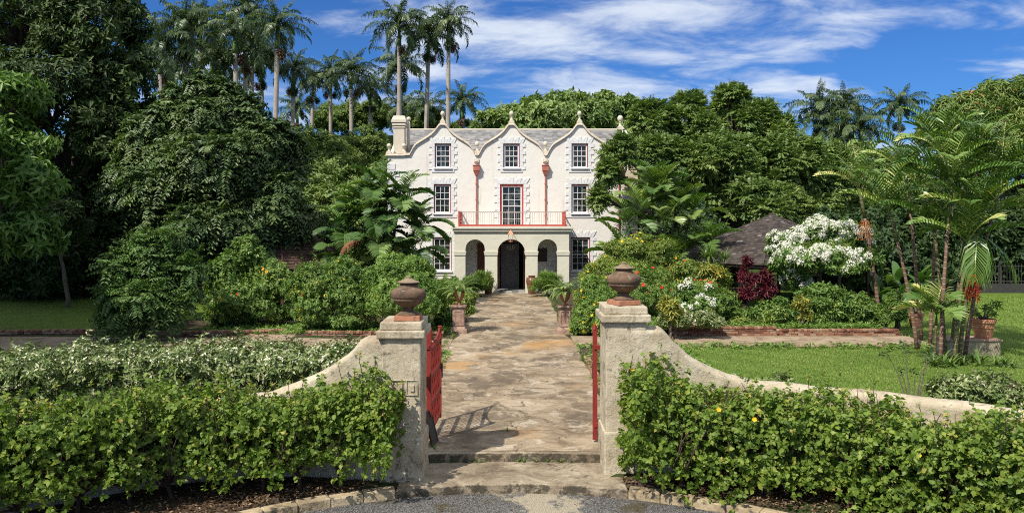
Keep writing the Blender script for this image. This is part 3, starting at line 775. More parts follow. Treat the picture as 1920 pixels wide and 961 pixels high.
def sheet(name, poly, z, mat):
    o = struct(mk(name, [(x, y, z) for x, y in poly], [list(range(len(poly)))], mat)); return o
rag = lambda pts: [(x + random.uniform(-.15, .15), y + random.uniform(-.15, .15)) for x, y in pts]
sheet('lawn', rag([(2.9, 15.3)]) + [(x, arc_y(x, ARC_R) + 0.1) for x in np.linspace(3.4, 10.0, 8)] + [(14, 9), (40, 9), (40, 62), (17.5, 62), (15.6, 48), (15.4, 34)] + rag([(15.1, 28.0), (11, 27.6), (8, 27.7), (5.5, 27.5), (3.4, 27.5), (2.7, 22)]), 0.004, M['lawn'])
sheet('lawn', [(-60, 12), (-9, 12), (-8, 22.5)] + rag([(-10, 25.3), (-14, 25.4), (-20, 25.5), (-40, 26)]) + [(-60, 26)], 0.004, M['lawn'])
sheet('lawn', [(-60, 32), (-40, 31.5)] + rag([(-22, 31.5), (-16, 32), (-14, 36), (-16, 44), (-30, 47)]) + [(-60, 48)], 0.005, M['lawn'])
sheet('garden_walk', [(2.2, 28.2)] + rag([(6, 28.1), (9, 28.2), (12, 28.1)]) + [(14.8, 28.1), (14.8, 30.0), (2.2, 30.0)], 0.075, M['tan'])
sheet('garden_walk', [(-45, 26.6)] + rag([(-25, 26.6), (-18, 26.7), (-12, 26.8), (-7, 26.8)]) + [(-2.2, 26.9), (-2.2, 29.8)] + rag([(-6, 29.6), (-8.2, 30)]) + [(-8.9, 36.5), (-9.7, 36.5), (-10.2, 30)] + rag([(-12, 29.8), (-18, 30.3), (-25, 30)]) + [(-45, 30)], 0.012, M['tan'])
sheet('raised_bed', [(2.3, 30.15), (14.4, 30.15), (14.4, 33.5), (13, 37), (9, 42), (6, 46.5), (2.3, 46.5)], 0.30, M['soil'])
B = MB(); B.box((8.5, 28.12, 0.02), (12.6, 0.12, 0.12)); struct(B.build('walk_kerb', M['kerb']))

# ================================================================== THE HOUSE
YW = 50.5
HX = lambda px: wx(px, YW)
HZz = lambda py: wz(py, YW)
house = thing('manor_house', 'cream three storey manor house with three curved gables and an arched porch', 'house', (0, YW, 0))
def hpart(B, name, mat, parent=None, **k):
    o = B.build(name, mat, parent or house, **k)
    if parent is None or parent == house: o.matrix_parent_inverse = Matrix.Translation((0, -YW, 0))
    return o
def columns(B, xa, xb, top, ops, y0, y1, zb=0.0, step=0.12, axis='x', off=0.0):
    """A wall with real openings: ops are (x0, x1, lo(x), hi(x)). axis 'y' runs the wall along y instead."""
    xs = set(np.round(np.arange(xa, xb, step), 4)) | {xa, xb}
    for o in ops:
        xs |= {o[0], o[1]} | set(np.round(np.linspace(o[0], o[1], 25), 4))
    xs = sorted(x for x in xs if xa <= x <= xb)
    xs = [x for i, x in enumerate(xs) if i == 0 or x - xs[i - 1] > 1e-4]
    P = (lambda x, y, z: (x, y, z)) if axis == 'x' else (lambda x, y, z: (y, x, z))
    for a, b in zip(xs[:-1], xs[1:]):
        m = (a + b) / 2
        act = sorted([o for o in ops if o[0] < m < o[1]], key=lambda o: o[2](m))
        segs = []; la, lb = zb, zb
        for o in act:
            segs.append((la, lb, o[2](a), o[2](b))); la, lb = o[3](a), o[3](b)
            for f in (o[2], o[3]):
                B.quad(P(a, y0, f(a)), P(b, y0, f(b)), P(b, y1, f(b)), P(a, y1, f(a)), 0.5)
        segs.append((la, lb, top(a), top(b)))
        for s in segs:
            if s[2] - s[0] < 1e-4 and s[3] - s[1] < 1e-4: continue
            B.quad(P(a, y0, s[0]), P(b, y0, s[1]), P(b, y0, s[3]), P(a, y0, s[2]), 0.5)
            B.quad(P(b, y1, s[1]), P(a, y1, s[0]), P(a, y1, s[2]), P(b, y1, s[3]), 0.5)
        B.quad(P(a, y0, top(a)), P(b, y0, top(b)), P(b, y1, top(b)), P(a, y1, top(a)), 0.5)
    for o in ops:
        for x in (o[0], o[1]):
            B.quad(P(x, y0, o[2](x)), P(x, y0, o[3](x)), P(x, y1, o[3](x)), P(x, y1, o[2](x)), 0.5)
    for x in (xa, xb):
        B.quad(P(x, y0, zb), P(x, y0, top(x)), P(x, y1, top(x)), P(x, y1, zb), 0.5)
cst = lambda v: (lambda x: v)
OG_U = [0, .04, .10, .20, .36, .53, .66, .79, .86, .92, 1.0]
OG_H = [0, .09, .22, .35, .46, .57, .67, .81, .92, 1.0, 1.0]
from bisect import bisect
def ogee(u):
    return float(np.interp(u, OG_U, OG_H))
_u = np.linspace(0, 1, 201); _h = np.interp(_u, OG_U, OG_H)
_k = np.exp(-0.5 * (np.arange(-12, 13) / 4.0) ** 2); _k /= _k.sum()
_hs = np.convolve(np.pad(_h, 12, mode='edge'), _k, 'valid'); _hs[0] = 0.0
ogee = lambda u: float(np.interp(u, _u, _hs))
Z_VAL, Z_PK = 8.44, 10.33
GC = [HX(829.5), HX(959), HX(1087)]
GHALF = 2.05
def gable_top(x):
    for c in GC:
        if abs(x - c) <= GHALF: return Z_VAL + (Z_PK - Z_VAL) * ogee(1 - abs(x - c) / GHALF)
    return Z_VAL - 0.04
XL, XR = HX(727), HX(1195)
WINS = []   # x0,x1,z0,z1,cols,rows,kind
for c in (830.5, 959, 1087): WINS.append((HX(c - 15.5), HX(c + 15.5), HZz(315), HZz(269.5), 3, 4, 'top'))
for c in (829.5, 1087.5): WINS.append((HX(c - 16.2), HX(c + 16.2), HZz(400), HZz(345.5), 3, 4, 'mid'))
WINS.append((HX(937.5), HX(981.5), 3.97, HZz(345.5), 3, 6, 'door'))
WINS.append((HX(811), HX(847), HZz(508), HZz(445), 3, 5, 'low'))
WINS.append((HX(1070), HX(1106.5), HZz(508), HZz(445), 3, 5, 'low'))
ops = [(w[0], w[1], cst(w[2]), cst(w[3])) for w in WINS] + [(-0.78, 0.72, cst(0.0), cst(2.95))]
B = MB(); columns(B, XL, XR, gable_top, ops, YW, YW + 0.45)
hpart(B, 'front_wall', M['wall'])
B = MB()
zt = 8.38
B.box((XL + 0.2, YW + 5.25, zt / 2), (0.4, 9.6, zt)); B.box((XR - 0.2, YW + 5.25, zt / 2), (0.4, 9.6, zt))
B.box(((XL + XR) / 2, YW + 10.2, zt / 2), (XR - XL, 0.4, zt))
for x in (XL, XR):                                       # end gables
    xx = (x, x + 0.4) if x < 0 else (x - 0.4, x)
    V = [(xx[0], YW + 0.45, zt), (xx[0], YW + 10.0, zt), (xx[0], YW + 5.0, 10.6), (xx[1], YW + 0.45, zt), (xx[1], YW + 10.0, zt), (xx[1], YW + 5.0, 10.6)]
    B.add(V, [[0, 1, 2], [3, 5, 4], [0, 2, 5, 3], [1, 4, 5, 2]], 0.5)
hpart(B, 'side_wall', M['wall'])
B = MB(); B.box(((XL + XR) / 2, YW + 5.2, -0.02), (XR - XL - 0.1, 9.9, 0.1)); B.box(((XL + XR) / 2, YW + 5.2, 3.7), (XR - XL - 0.9, 9.0, 0.2))
B.box(((XL + XR) / 2, YW + 5.2, 7.2), (XR - XL - 0.9, 9.0, 0.2))
for x in (-2.6, 2.6): B.box((x, YW + 3.4, 1.85), (0.15, 5.6, 3.5))
B.box((0, YW + 6.3, 1.85), (5.2, 0.15, 3.5))
hpart(B, 'inner_floors', M['redwood'])
# moulded coping along the gable edge
def coping(x0, x1, n):
    B = MB()
    X = np.linspace(x0, x1, n)
    sec = [(-0.13, 0.0), (-0.13, 0.05), (-0.07, 0.10), (-0.07, 0.16), (0.50, 0.16), (0.50, 0.0)]
    V = []; Fc = []
    for x in X:
        for dy, dz in sec: V.append((x, YW + dy, gable_top(x) + dz))
    m = len(sec)
    for i in range(n - 1):
        for k in range(m): Fc.append([i * m + k, (i + 1) * m + k, (i + 1) * m + (k + 1) % m, i * m + (k + 1) % m])
    Fc += [list(range(m)), [(n - 1) * m + k for k in reversed(range(m))]]
    B.add(V, Fc, 0.5); hpart(B, 'coping', M['coping'])
for c in GC: coping(c - GHALF + 0.002, c + GHALF - 0.002, 90)
coping(XL - 0.12, GC[0] - GHALF, 4); coping(GC[2] + GHALF, XR + 0.12, 4)
for a, b in ((GC[0] + GHALF, GC[1] - GHALF), (GC[1] + GHALF, GC[2] - GHALF)):
    if b - a > 0.01: coping(a, b, 3)
# finials
def finial(x, y, z, h, r):
    B = MB()
    B.box((x, y, z + h * 0.09), (r * 2.3, r * 2.3, h * 0.18)); B.box((x, y, z + h * 0.22), (r * 1.7, r * 1.7, h * 0.09))
    prof = [(r * .75, h * .26), (r * .5, h * .34), (r * .38, h * .44), (r * .42, h * .5), (r * .62, h * .53), (r * .4, h * .56)]
    prof += [(r * math.sin(a), h * .56 + (h * .22) * (1 - math.cos(a))) for a in np.linspace(0.42, math.pi - 0.02, 10)]
    B.lathe(prof, (x, y, z), 18)
    hpart(B, 'finial', M['finial'], smooth=False)
for c in GC: finial(c, YW + 0.2, Z_PK + 0.15, 0.78, 0.14)
for px in (894.5, 1023): finial(HX(px), YW + 0.2, Z_VAL + 0.1, 0.80, 0.14)
for px in (728.5, 756.5): finial(HX(px), YW + 0.2, Z_VAL + 0.1, 0.66, 0.145)
for px in (1166, 1191): finial(HX(px), YW + 0.2, Z_VAL + 0.1, 0.66, 0.145)
# chimneys
def chimney(x, y):
    B = MB()
    B.box((x, y, 8.9), (0.70, 0.75, 2.6)); B.box((x, y, 10.28), (0.78, 0.84, 0.12)); B.box((x, y, 10.45), (0.86, 0.92, 0.16)); B.box((x, y, 10.63), (0.95, 1.0, 0.14)); B.box((x, y, 10.86), (0.95, 1.0, 0.3), taper=0.74)
    o = hpart(B, 'chimney', M['finial'], bev=0.02)
    C = MB(); C.lathe([(0.07, 0), (0.05, .08)] + [(0.15 * math.sin(a), 0.06 + 0.15 * (1 - math.cos(a))) for a in np.linspace(.3, math.pi - .02, 9)], (x + (0.5 if x < 0 else -0.5), y + 0.6, 10.7), 14)
    C.tube([(x + (0.5 if x < 0 else -0.5), y + 0.6, 8.6), (x + (0.5 if x < 0 else -0.5), y + 0.6, 10.72)], 0.1, 8)
    c = C.build('ball', M['finial'], o, smooth=True); c.matrix_parent_inverse = Matrix.Translation((0, 0, 0))
chimney(HX(745.5), YW + 0.95); chimney(HX(1176), YW + 9.0)
finial(wx(1163, 55.5), 55.5, 10.55, 1.05, 0.2)
# main roof: weathered shingle courses, front and back slopes, and the small roofs behind the gables
def shingles(B, a, b, c, d, courses, w, lift=0.03, jit=0.02):
    """a-b is the low edge, d-c the high edge; courses of single shingles, each lifted at its butt."""
    a, b, c, d = map(Vector, (a, b, c, d)); nrm = (b - a).cross(d - a).normalized()
    for k in range(courses):
        t0, t1 = k / courses, min(1, (k + 1.18) / courses)
        l0, r0 = a.lerp(d, t0), b.lerp(c, t0); l1, r1 = a.lerp(d, t1), b.lerp(c, t1)
        n = max(1, int((r0 - l0).length / w)); o = random.random() * 0.8
        cuts = [0.0] + [min(1, max(0, (i + o + random.uniform(-.2, .2)) / n)) for i in range(1 - int(o > 0.4), n)] + [1.0]
        cuts = sorted(cuts)
        for u0, u1 in zip(cuts[:-1], cuts[1:]):
            if u1 - u0 < 1e-3: continue
            j = random.uniform(-jit, jit); up = nrm * (lift * random.uniform(0.6, 1.4))
            sl = (l1 - l0).normalized() * j
            p = [l0.lerp(r0, u0) + up - sl, l0.lerp(r0, u1) + up - sl, l1.lerp(r1, u1) + nrm * 0.004, l1.lerp(r1, u0) + nrm * 0.004]
            q = [p[0] - up * 1.05, p[1] - up * 1.05]
            B.add(p + q, [[0, 1, 2, 3], [4, 5, 1, 0]], random.random())
B = MB()
ry, rz_ = YW + 5.0, 10.58
shingles(B, (XL + 0.1, YW + 0.4, 8.3), (XR - 0.1, YW + 0.4, 8.3), (XR - 0.1, ry, rz_), (XL + 0.1, ry, rz_), 26, 0.3, 0.022, 0.03)
shingles(B, (XR - 0.1, YW + 10.1, 8.3), (XL + 0.1, YW + 10.1, 8.3), (XL + 0.1, ry, rz_), (XR - 0.1, ry, rz_), 26, 0.3, 0.022, 0.03)
for c in GC:
    for u in range(24):
        for sg in (-1, 1):
            x0, x1 = c + sg * GHALF * (1 - u / 24), c + sg * GHALF * (1 - (u + 1) / 24)
            z0, z1 = gable_top(x0) - 0.12, gable_top(x1) - 0.12
            e0, e1 = YW + 0.4 + (z0 - 8.3) * 2.02, YW + 0.4 + (z1 - 8.3) * 2.02
            B.quad((x0, YW + 0.46, z0), (x1, YW + 0.46, z1), (x1, e1, z1), (x0, e0, z0))
hpart(B, 'roof', M['roofshingle'])
B = MB(); B.tube([(XL + 0.1, ry, rz_ + 0.02), (XR - 0.1, ry, rz_ + 0.02)], 0.07, 8); hpart(B, 'ridge', M['finial'])

# windows: white sashes behind a dark red casing, toothed white stone surrounds
def window(x0, x1, z0, z1, cols, rows, kind):
    yF = YW + 0.05
    B = MB()
    cw, fw, mw = (0.11 if kind == 'door' else 0.055), 0.075, 0.026
    a0, a1, b0, b1 = x0 + cw, x1 - cw, z0 + (0.0 if kind == 'door' else 0.03), z1 - cw
    y = yF + 0.06
    B.box(((a0 + fw / 2), y, (b0 + b1) / 2), (fw, 0.07, b1 - b0)); B.box(((a1 - fw / 2), y, (b0 + b1) / 2), (fw, 0.07, b1 - b0))
    B.box(((a0 + a1) / 2, y, b1 - fw / 2), (a1 - a0 - 2 * fw, 0.07, fw)); B.box(((a0 + a1) / 2, y, b0 + fw / 2), (a1 - a0 - 2 * fw, 0.07, fw))
    i0, i1, j0, j1 = a0 + fw, a1 - fw, b0 + fw, b1 - fw
    zm = (j0 + j1) / 2
    B.box(((i0 + i1) / 2, y - 0.005, zm), (i1 - i0, 0.06, 0.05))
    for k in range(1, cols): B.box((i0 + (i1 - i0) * k / cols, y + 0.012, (j0 + j1) / 2), (mw, 0.03, j1 - j0))
    for k in range(1, rows):
        if abs(k - rows / 2) > 0.01: B.box(((i0 + i1) / 2, y + 0.01, j0 + (j1 - j0) * k / rows), (i1 - i0, 0.034, mw))
    w = hpart(B, 'window', M['white'])
    inv = Matrix.Identity(4)
    def sub(Bx, name, mat, **k):
        o = Bx.build(name, mat, w, **k); o.matrix_parent_inverse = inv; return o
    G = MB(); G.box(((i0 + i1) / 2, y + 0.045, (j0 + j1) / 2), (i1 - i0 + 0.02, 0.012, j1 - j0 + 0.02)); sub(G, 'pane', M['glass'])
    C = MB()
    C.box((x0 + cw / 2, yF + 0.04, (z0 + z1) / 2), (cw, 0.12, z1 - z0)); C.box((x1 - cw / 2, yF + 0.04, (z0 + z1) / 2), (cw, 0.12, z1 - z0))
    C.box(((x0 + x1) / 2, yF + 0.04, z1 - cw / 2), (x1 - x0 - 2 * cw, 0.12, cw)); sub(C, 'casing', M['redrail'] if kind == 'door' else M['casing'])
    if kind != 'door':
        S = MB(); S.box(((x0 + x1) / 2, YW - 0.02, z0 - 0.02), (x1 - x0 + 0.10, 0.24, 0.085)); sub(S, 'sill', M['white'], bev=0.01)
    S = MB(); pr = 0.045
    zlo = z0 - (0.26 if kind == 'top' else 0.3) if kind != 'door' else z0
    k = 0; z = z1 + 0.02
    while z > zlo + 0.05:
        h = min(0.235, z - zlo); wd = 0.19 if k % 2 else 0.36
        wd += random.uniform(-.012, .012)
        for sg, xe in ((-1, x0), (1, x1)):
            S.box((xe + sg * wd / 2, YW - pr / 2, z - h / 2), (wd, pr, h - 0.008))
        z -= h; k += 1
    if kind != 'door':
        S.box(((x0 + x1) / 2, YW - pr / 2, z0 - 0.17), (x1 - x0, pr * 0.9, 0.19))
    n = 9; tw = x1 - x0 + 0.5; cx = (x0 + x1) / 2
    for q in range(n):
        u0, u1 = q / n - .5, (q + 1) / n - .5
        hh = 0.40 if q % 2 == 0 else 0.30
        if q == n // 2: hh = 0.43
        f0, f1 = cx + u0 * tw * 0.93, cx + u1 * tw * 0.93
        g0, g1 = cx + u0 * tw * 1.16, cx + u1 * tw * 1.16
        S.prism_y([(f0 + .004, z1 + 0.024), (f1 - .004, z1 + 0.024), (g1 - .004, z1 + hh), (g0 + .004, z1 + hh)], YW - pr - 0.01 * (q % 2), YW + 0.01)
    sub(S, 'surround', M['stonewhite'])
for wv in WINS: window(*wv)
# corner stones
B = MB()
for i, zc in enumerate(np.arange(1.0, 8.1, 0.42)):
    wd = 0.75 if i % 2 else 0.5
    B.box((XL + wd / 2 - 0.03, YW - 0.005, zc), (wd, 0.09, 0.40))
hpart(B, 'corner_stones', M['stonewhite'], bev=0.012)
B = MB()
for i, zc in enumerate(np.arange(1.0, 8.1, 0.42)):
    wd = 1.0 if i % 2 else 0.62
    B.box((XR - wd / 2 + 0.03, YW - 0.005, zc), (wd, 0.09, 0.40))
hpart(B, 'corner_stones', M['quoin'], bev=0.012)
# rainwater hoppers and pipes
for px in (893.5, 1022.5, 1160.5):
    x = HX(px); B = MB()
    B.tube([(x, YW - 0.10, 3.97 if px < 1100 else 0.2), (x, YW - 0.10, 7.3)], 0.042, 10)
    for zc in (4.6, 5.6, 6.6): B.tube([(x, YW - 0.10, zc), (x, YW - 0.10, zc + 0.07)], 0.07, 10)
    d = hpart(B, 'downpipe', M['pinkpaint'] if px < 1100 else M['redrail'])
    H = MB(); V = [(-.09, -.08, 7.18), (.09, -.08, 7.18), (.09, .08, 7.18), (-.09, .08, 7.18), (-.18, -.17, 7.42), (.18, -.17, 7.42), (.18, .08, 7.42), (-.18, .08, 7.42)]
    H.add([(x + a, YW - .1 + b, c) for a, b, c in V], [[3, 2, 1, 0], [0, 1, 5, 4], [1, 2, 6, 5], [2, 3, 7, 6], [3, 0, 4, 7]], .5)
    H.box((x, YW - 0.155, 7.6), (0.40, 0.28, 0.30)); H.box((x, YW - 0.16, 7.79), (0.47, 0.32, 0.05))
    h = H.build('hopper', M['pinkpaint'] if px < 1100 else M['redrail'], d); h.matrix_parent_inverse = Matrix.Identity(4)
    S = MB(); S.tube([(x, YW + 0.05, 8.10), (x, YW - 0.22, 7.98)], 0.1, 8); S.box((x, YW - 0.02, 8.1), (0.3, 0.12, 0.22))
    hpart(S, 'spout', M['quoin'])

# ---- porch
YP = 48.0
PX = lambda px: wx(px, YP)
px0, px1 = PX(852), PX(1067)
def arch_hi(cx, r, zs):
    return lambda x: zs + math.sqrt(max(r * r - (x - cx) ** 2, 0.0))
archs = []
for cpx, r, zs in ((890.8, 0.582, 2.62), (958.6, 0.838, 2.37), (1026.5, 0.592, 2.62)):
    c = PX(cpx); archs.append((c - r, c + r, cst(0.0), arch_hi(c, r, zs), c, r, zs))
B = MB()
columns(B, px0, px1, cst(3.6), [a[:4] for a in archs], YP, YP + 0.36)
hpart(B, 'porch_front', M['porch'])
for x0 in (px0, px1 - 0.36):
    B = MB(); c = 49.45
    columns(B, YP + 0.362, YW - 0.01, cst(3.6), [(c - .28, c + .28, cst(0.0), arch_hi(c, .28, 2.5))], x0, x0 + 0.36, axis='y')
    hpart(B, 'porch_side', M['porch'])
B = MB()   # cornice mouldings and the flat roof
for z, h, e in ((3.60, 0.07, 0.05), (3.67, 0.09, 0.12), (3.76, 0.07, 0.09), (3.83, 0.13, 0.2)):
    B.box(((px0 + px1) / 2, (YP - e + YW - 0.012) / 2, z + h / 2), (px1 - px0 + 2 * e, YW - 0.012 - YP + e, h))
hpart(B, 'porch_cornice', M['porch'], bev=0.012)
B = MB(); B.box(((px0 + px1) / 2, (YP + YW) / 2 - 0.06, 3.965), (px1 - px0 + 0.32, YW - YP + 0.1, 0.02)); hpart(B, 'porch_roof', M['coping'])
edges = [px0] + [v for a in archs for v in (a[0], a[1])] + [px1]
for i in range(0, 8, 2):
    a, b = edges[i], edges[i + 1]; B = MB()   # impost band of each pier
    B.box(((a + b) / 2, YP + 0.15, 2.36), (b - a + 0.07, 0.40, 0.12)); B.box(((a + b) / 2, YP + 0.16, 2.45), (b - a + 0.12, 0.45, 0.06)); B.box(((a + b) / 2, YP + 0.16, 2.26), (b - a + 0.03, 0.39, 0.06))
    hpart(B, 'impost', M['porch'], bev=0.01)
def checker():
    m, t, out = nt('chequered_tiles')
    c = t.nodes.new('ShaderNodeTexChecker'); c.inputs['Scale'].default_value = 2.6
    c.inputs[1].default_value = (0.5, 0.5, 0.46, 1); c.inputs[2].default_value = (0.03, 0.03, 0.03, 1)
    t.links.new(geo_pos(t), c.inputs[0]); princ(t, out, c.outputs[0], 0.35); return m
B = MB(); B.box(((px0 + px1) / 2, (YP + YW) / 2 + 0.1, 0.0), (px1 - px0 - 0.02, YW - YP + 0.1, 0.10)); hpart(B, 'porch_floor', checker())
B = MB()
B.box((-0.13, YW + 0.30, 1.45), (1.16, 0.06, 2.85))
for zc in (0.45, 1.05, 1.65, 2.3):
    for xc in (-0.42, 0.14): B.box((xc, YW + 0.262, zc), (0.40, 0.02, 0.42))
dr = hpart(B, 'door', M['doorgrey'], bev=0.008)
B = MB()
B.box((-0.83, YW - 0.03, 1.5), (0.14, 0.1, 3.0)); B.box((0.77, YW - 0.03, 1.5), (0.14, 0.1, 3.0)); B.box((-0.03, YW - 0.03, 3.03), (1.74, 0.1, 0.14))
hpart(B, 'door_frame', M['redwood'])
for x in (-2.25, 2.2):
    B = MB(); B.box((x, YW - 0.03, 0.62), (0.95, 0.05, 0.1)); B.box((x, YW - 0.03, 0.2), (0.95, 0.05, 0.08))
    for k in range(6): B.box((x - 0.4 + k * 0.16, YW - 0.03, 0.4), (0.03, 0.03, 0.4))
    hpart(B, 'porch_rail', M['redrail'])
B = MB(); B.box((PX(901.5), YW - 0.03, 1.45), (0.62, .08, 2.9)); hpart(B, 'porch_shutter', M['redwood'])
# ---- balcony rail
rx0, rx1, yr, zr0, zr1 = PX(860), PX(1060), YP + 0.12, 3.99, 4.86
B = MB(); B.box(((rx0 + rx1) / 2, yr, zr0 + 0.05), (rx1 - rx0, 0.07, 0.10)); hpart(B, 'balcony_sill', M['redrail'])
B = MB(); n = 46; dx = (rx1 - rx0 - 0.12) / n
for i in range(n + 1):
    x = rx0 + 0.06 + i * dx
    B.tube([(x, yr, zr0 + 0.1), (x, yr, zr1 - 0.12)], 0.010, 5)
    if i < n:
        B.tube([(x + dx / 2 - dx / 2 * math.cos(a), yr, zr1 - 0.12 + dx * 0.75 * math.sin(a)) for a in np.linspace(0, math.pi, 8)], 0.009, 5, False)
B.tube([(rx0, yr, zr1), (rx1, yr, zr1)], 0.014, 6)
B.tube([(rx0, yr, zr0 + 0.3), (rx1, yr, zr0 + 0.3)], 0.008, 5)
for px in (926, 994): B.tube([(PX(px), yr, zr0), (PX(px), yr, zr1)], 0.022, 6)
hpart(B, 'balcony_grille', M['iron'])
for sg, x in ((-1, rx0), (1, rx1)):
    B = MB()
    y0, y1 = yr, YW - 0.05
    for z in (zr0 + 0.04, zr0 + 0.45, zr1): B.box((x, (y0 + y1) / 2, z), (0.06, y1 - y0, 0.07))
    for y in (y0, (y0 + y1) / 2, y1): B.box((x, y, (zr0 + zr1) / 2), (0.065, 0.065, zr1 - zr0 + 0.1))
    for k in range(8):
        ya, yb = y0 + (y1 - y0) * k / 8, y0 + (y1 - y0) * (k + 1) / 8
        B.tube([(x, ya, zr0 + 0.08), (x, yb, zr1 - 0.05)], 0.014, 5); B.tube([(x, yb, zr0 + 0.08), (x, ya, zr1 - 0.05)], 0.014, 5)
    hpart(B, 'balcony_side', M['redrail'])
# ---- lantern, chandelier, picture
lx = PX(957.5)
lan = thing('hanging_lantern', 'copper roofed glass lantern on an arm over the middle porch arch', 'lantern', (lx, YP - 0.75, 3.06))
lan.scale = (.74, 1, .76)
B = MB(); B.lathe([(0.31, .62), (0.29, .66), (0.16, .82), (0.05, .92), (0.05, .96), (0.02, 1.0)], n=4); o = B.build('lantern_roof', M['copper'], lan); o.rotation_euler = (0, 0, R(45))
B = MB()
for sx in (-1, 1):
    for sy in (-1, 1): B.tube([(sx * .12, sy * .12, 0.06), (sx * .19, sy * .19, .63)], .016, 5)
for z, w in ((0.05, .28), (.62, .42)): B.box((0, 0, z), (w, w, .035))
B.build('lantern_frame', M['copper'], lan)
B = MB(); B.tube([(0, 0, 0.08), (0, 0, .30)], .03, 8); B.build('candle', M['white'], lan)
B = MB(); B.tube([(0, 0, 1.0), (0, 0, 1.06), (0, 0.75, 1.06)], .015, 6); B.tube([(0, 0.1, 1.06), (0, .75, .80)], .012, 6); B.build('bracket', M['darkiron'], lan)
ch = thing('chandelier', 'small candle chandelier hanging inside the middle porch arch', 'chandelier', (lx, 49.6, 2.55))
ch.scale = (.62, .62, .62)
B = MB(); B.tube([(0, 0, 0), (0, 0, 1.8)], .015, 6); B.lathe([(.01, -.1), (.07, -.03), (.03, .1), (.06, .18), (.015, .3)], n=12); B.build('stem', M['iron'], ch)
for k in range(6):
    a = k * math.pi / 3
    B = MB(); c, s = math.cos(a), math.sin(a)
    B.tube([(0.03 * c, .03 * s, .02), (.2 * c, .2 * s, -.04), (.34 * c, .34 * s, .06), (.34 * c, .34 * s, .14)], .012, 5); B.lathe([(.045, .14), (.05, .16)], (.34 * c, .34 * s, 0), 8)
    B.tube([(.34 * c, .34 * s, .16), (.34 * c, .34 * s, .36)], .022, 6); B.build('arm', M['finial'], ch)
pic = MB(); pic.box((0, 0, 0), (0.62, 0.04, 0.82)); pic.box((0, -0.025, 0), (0.5, 0.02, 0.7))
o = pic.build('wall_plaque', M['darkwood'], loc=(PX(1019), YW - 0.05, 2.15), bev=0.01); tag(o, 'dark framed panel on the wall inside the right hand porch arch', 'plaque')

# ================================================================== GATE PIERS, WALLS, URNS, GATES
def rough(o, levels=4, strength=0.02, size=0.35):
    """Hand-rendered unevenness: subdivide and push the faces about a little."""
    s = o.modifiers.new('sub', 'SUBSURF'); s.subdivision_type = 'SIMPLE'; s.levels = s.render_levels = levels
    tx = bpy.data.textures.new(o.name + '_tex', 'CLOUDS'); tx.noise_scale = size; tx.noise_depth = 3
    d = o.modifiers.new('dis', 'DISPLACE'); d.texture = tx; d.strength = strength; d.texture_coords = 'GLOBAL'; d.mid_level = 0.5
    return o
def pier(x0, x1, y0, y1, zc, label):
    cx, cy = (x0 + x1) / 2, (y0 + y1) / 2
    t = thing('gate_pier', label, 'gate pier', (cx, cy, 0))
    w, d = x1 - x0, y1 - y0
    B = MB(); B.box((0, 0, (zc - 0.5) / 2), (w, d, zc + 0.5)); rough(B.build('shaft', M['pier'], t, bev=0.025), 4, 0.035)
    B = MB(); B.box((0, 0, 0.12), (w + 0.07, d + 0.07, 0.95)); rough(B.build('plinth', M['pier'], t, bev=0.03), 4, 0.04)
    B = MB(); B.box((0, 0, zc + 0.072), (w + 0.16, d + 0.16, 0.144)); rough(B.build('lower_cap', M['pier'], t, bev=0.025), 4, 0.02, 0.2)
    B = MB(); B.box((0, 0, zc + 0.144 + 0.07), (w + 0.05, d + 0.05, 0.14)); rough(B.build('upper_cap', M['pier'], t, bev=0.02), 4, 0.02, 0.2)
    return (cx, cy, zc + 0.288), t
uL, lt = pier(-2.32, -1.62, 14.2, 15.15, 2.36, 'weathered cream gate pier left of the drive, the lower and darker of the two')
uR, _t = pier(1.71, 2.45, 14.6, 15.55, 2.59, 'weathered cream gate pier right of the drive, the taller and sunnier of the two')
B = MB()
for xx, zz_, w_, h_ in ((0.07, 1.62, .46, .02), (.07, 1.36, .46, .02), (-.15, 1.49, .02, .24), (.29, 1.49, .02, .24), (.10, 1.49, .015, .24), (0.0, 1.50, .09, .15), (.2, 1.48, .07, .12)): B.box((xx, -0.482, zz_), (w_, .03, h_))
B.build('carved_block', M['pier'], lt, bev=.006)
def sweep_wall(sgn, A, x0, prof, label):
    t = thing('garden_wall', label, 'wall', (0, 0, 0))
    V = []; C = []
    sec = lambda h: [(-0.2, -0.45), (-0.2, 0.3), (-0.2, h - 0.3), (-0.2, h - 0.07), (-0.15, h - 0.01), (-0.05, h + 0.012), (0.05, h + 0.012), (0.15, h - 0.01), (0.2, h - 0.07), (0.2, h - 0.4), (0.2, -0.45)]
    tn = un(np.gradient(A, axis=0)); nm = np.stack([-tn[:, 1], tn[:, 0]], 1)
    for (x, y), (nx, ny) in zip(A, nm):
        h = float(np.interp(x, [p[0] for p in prof], [p[1] for p in prof])) + 0.007 * math.sin(x * 5.3) * min(1, abs(x - x0))
        for r, z in sec(h): V.append((sgn * (x + nx * r), y + ny * r, z))
    def loft(L, m, closed):
        n = len(L) // m; Fc = []
        for i in range(n - 1):
            for k in range(m if closed else m - 1): Fc.append([i * m + k, (i + 1) * m + k, (i + 1) * m + (k + 1) % m, i * m + (k + 1) % m] if sgn > 0 else [i * m + (k + 1) % m, (i + 1) * m + (k + 1) % m, (i + 1) * m + k, i * m + k])
        Fc += [list(range(m)), [(n - 1) * m + k for k in reversed(range(m))]]
        return Fc
    o = mk('wall_face', V, loft(V, 11, True), M['pier'], t); autosmooth(o, 60); rough(o, 2, 0.03, 0.2)
PR = [(2.4, 2.50), (2.72, 2.48), (2.86, 2.36), (2.98, 2.20), (3.26, 1.96), (3.65, 1.73), (4.05, 1.58), (4.6, 1.48), (5.5, 1.44), (8, 1.46), (11, 1.46)]
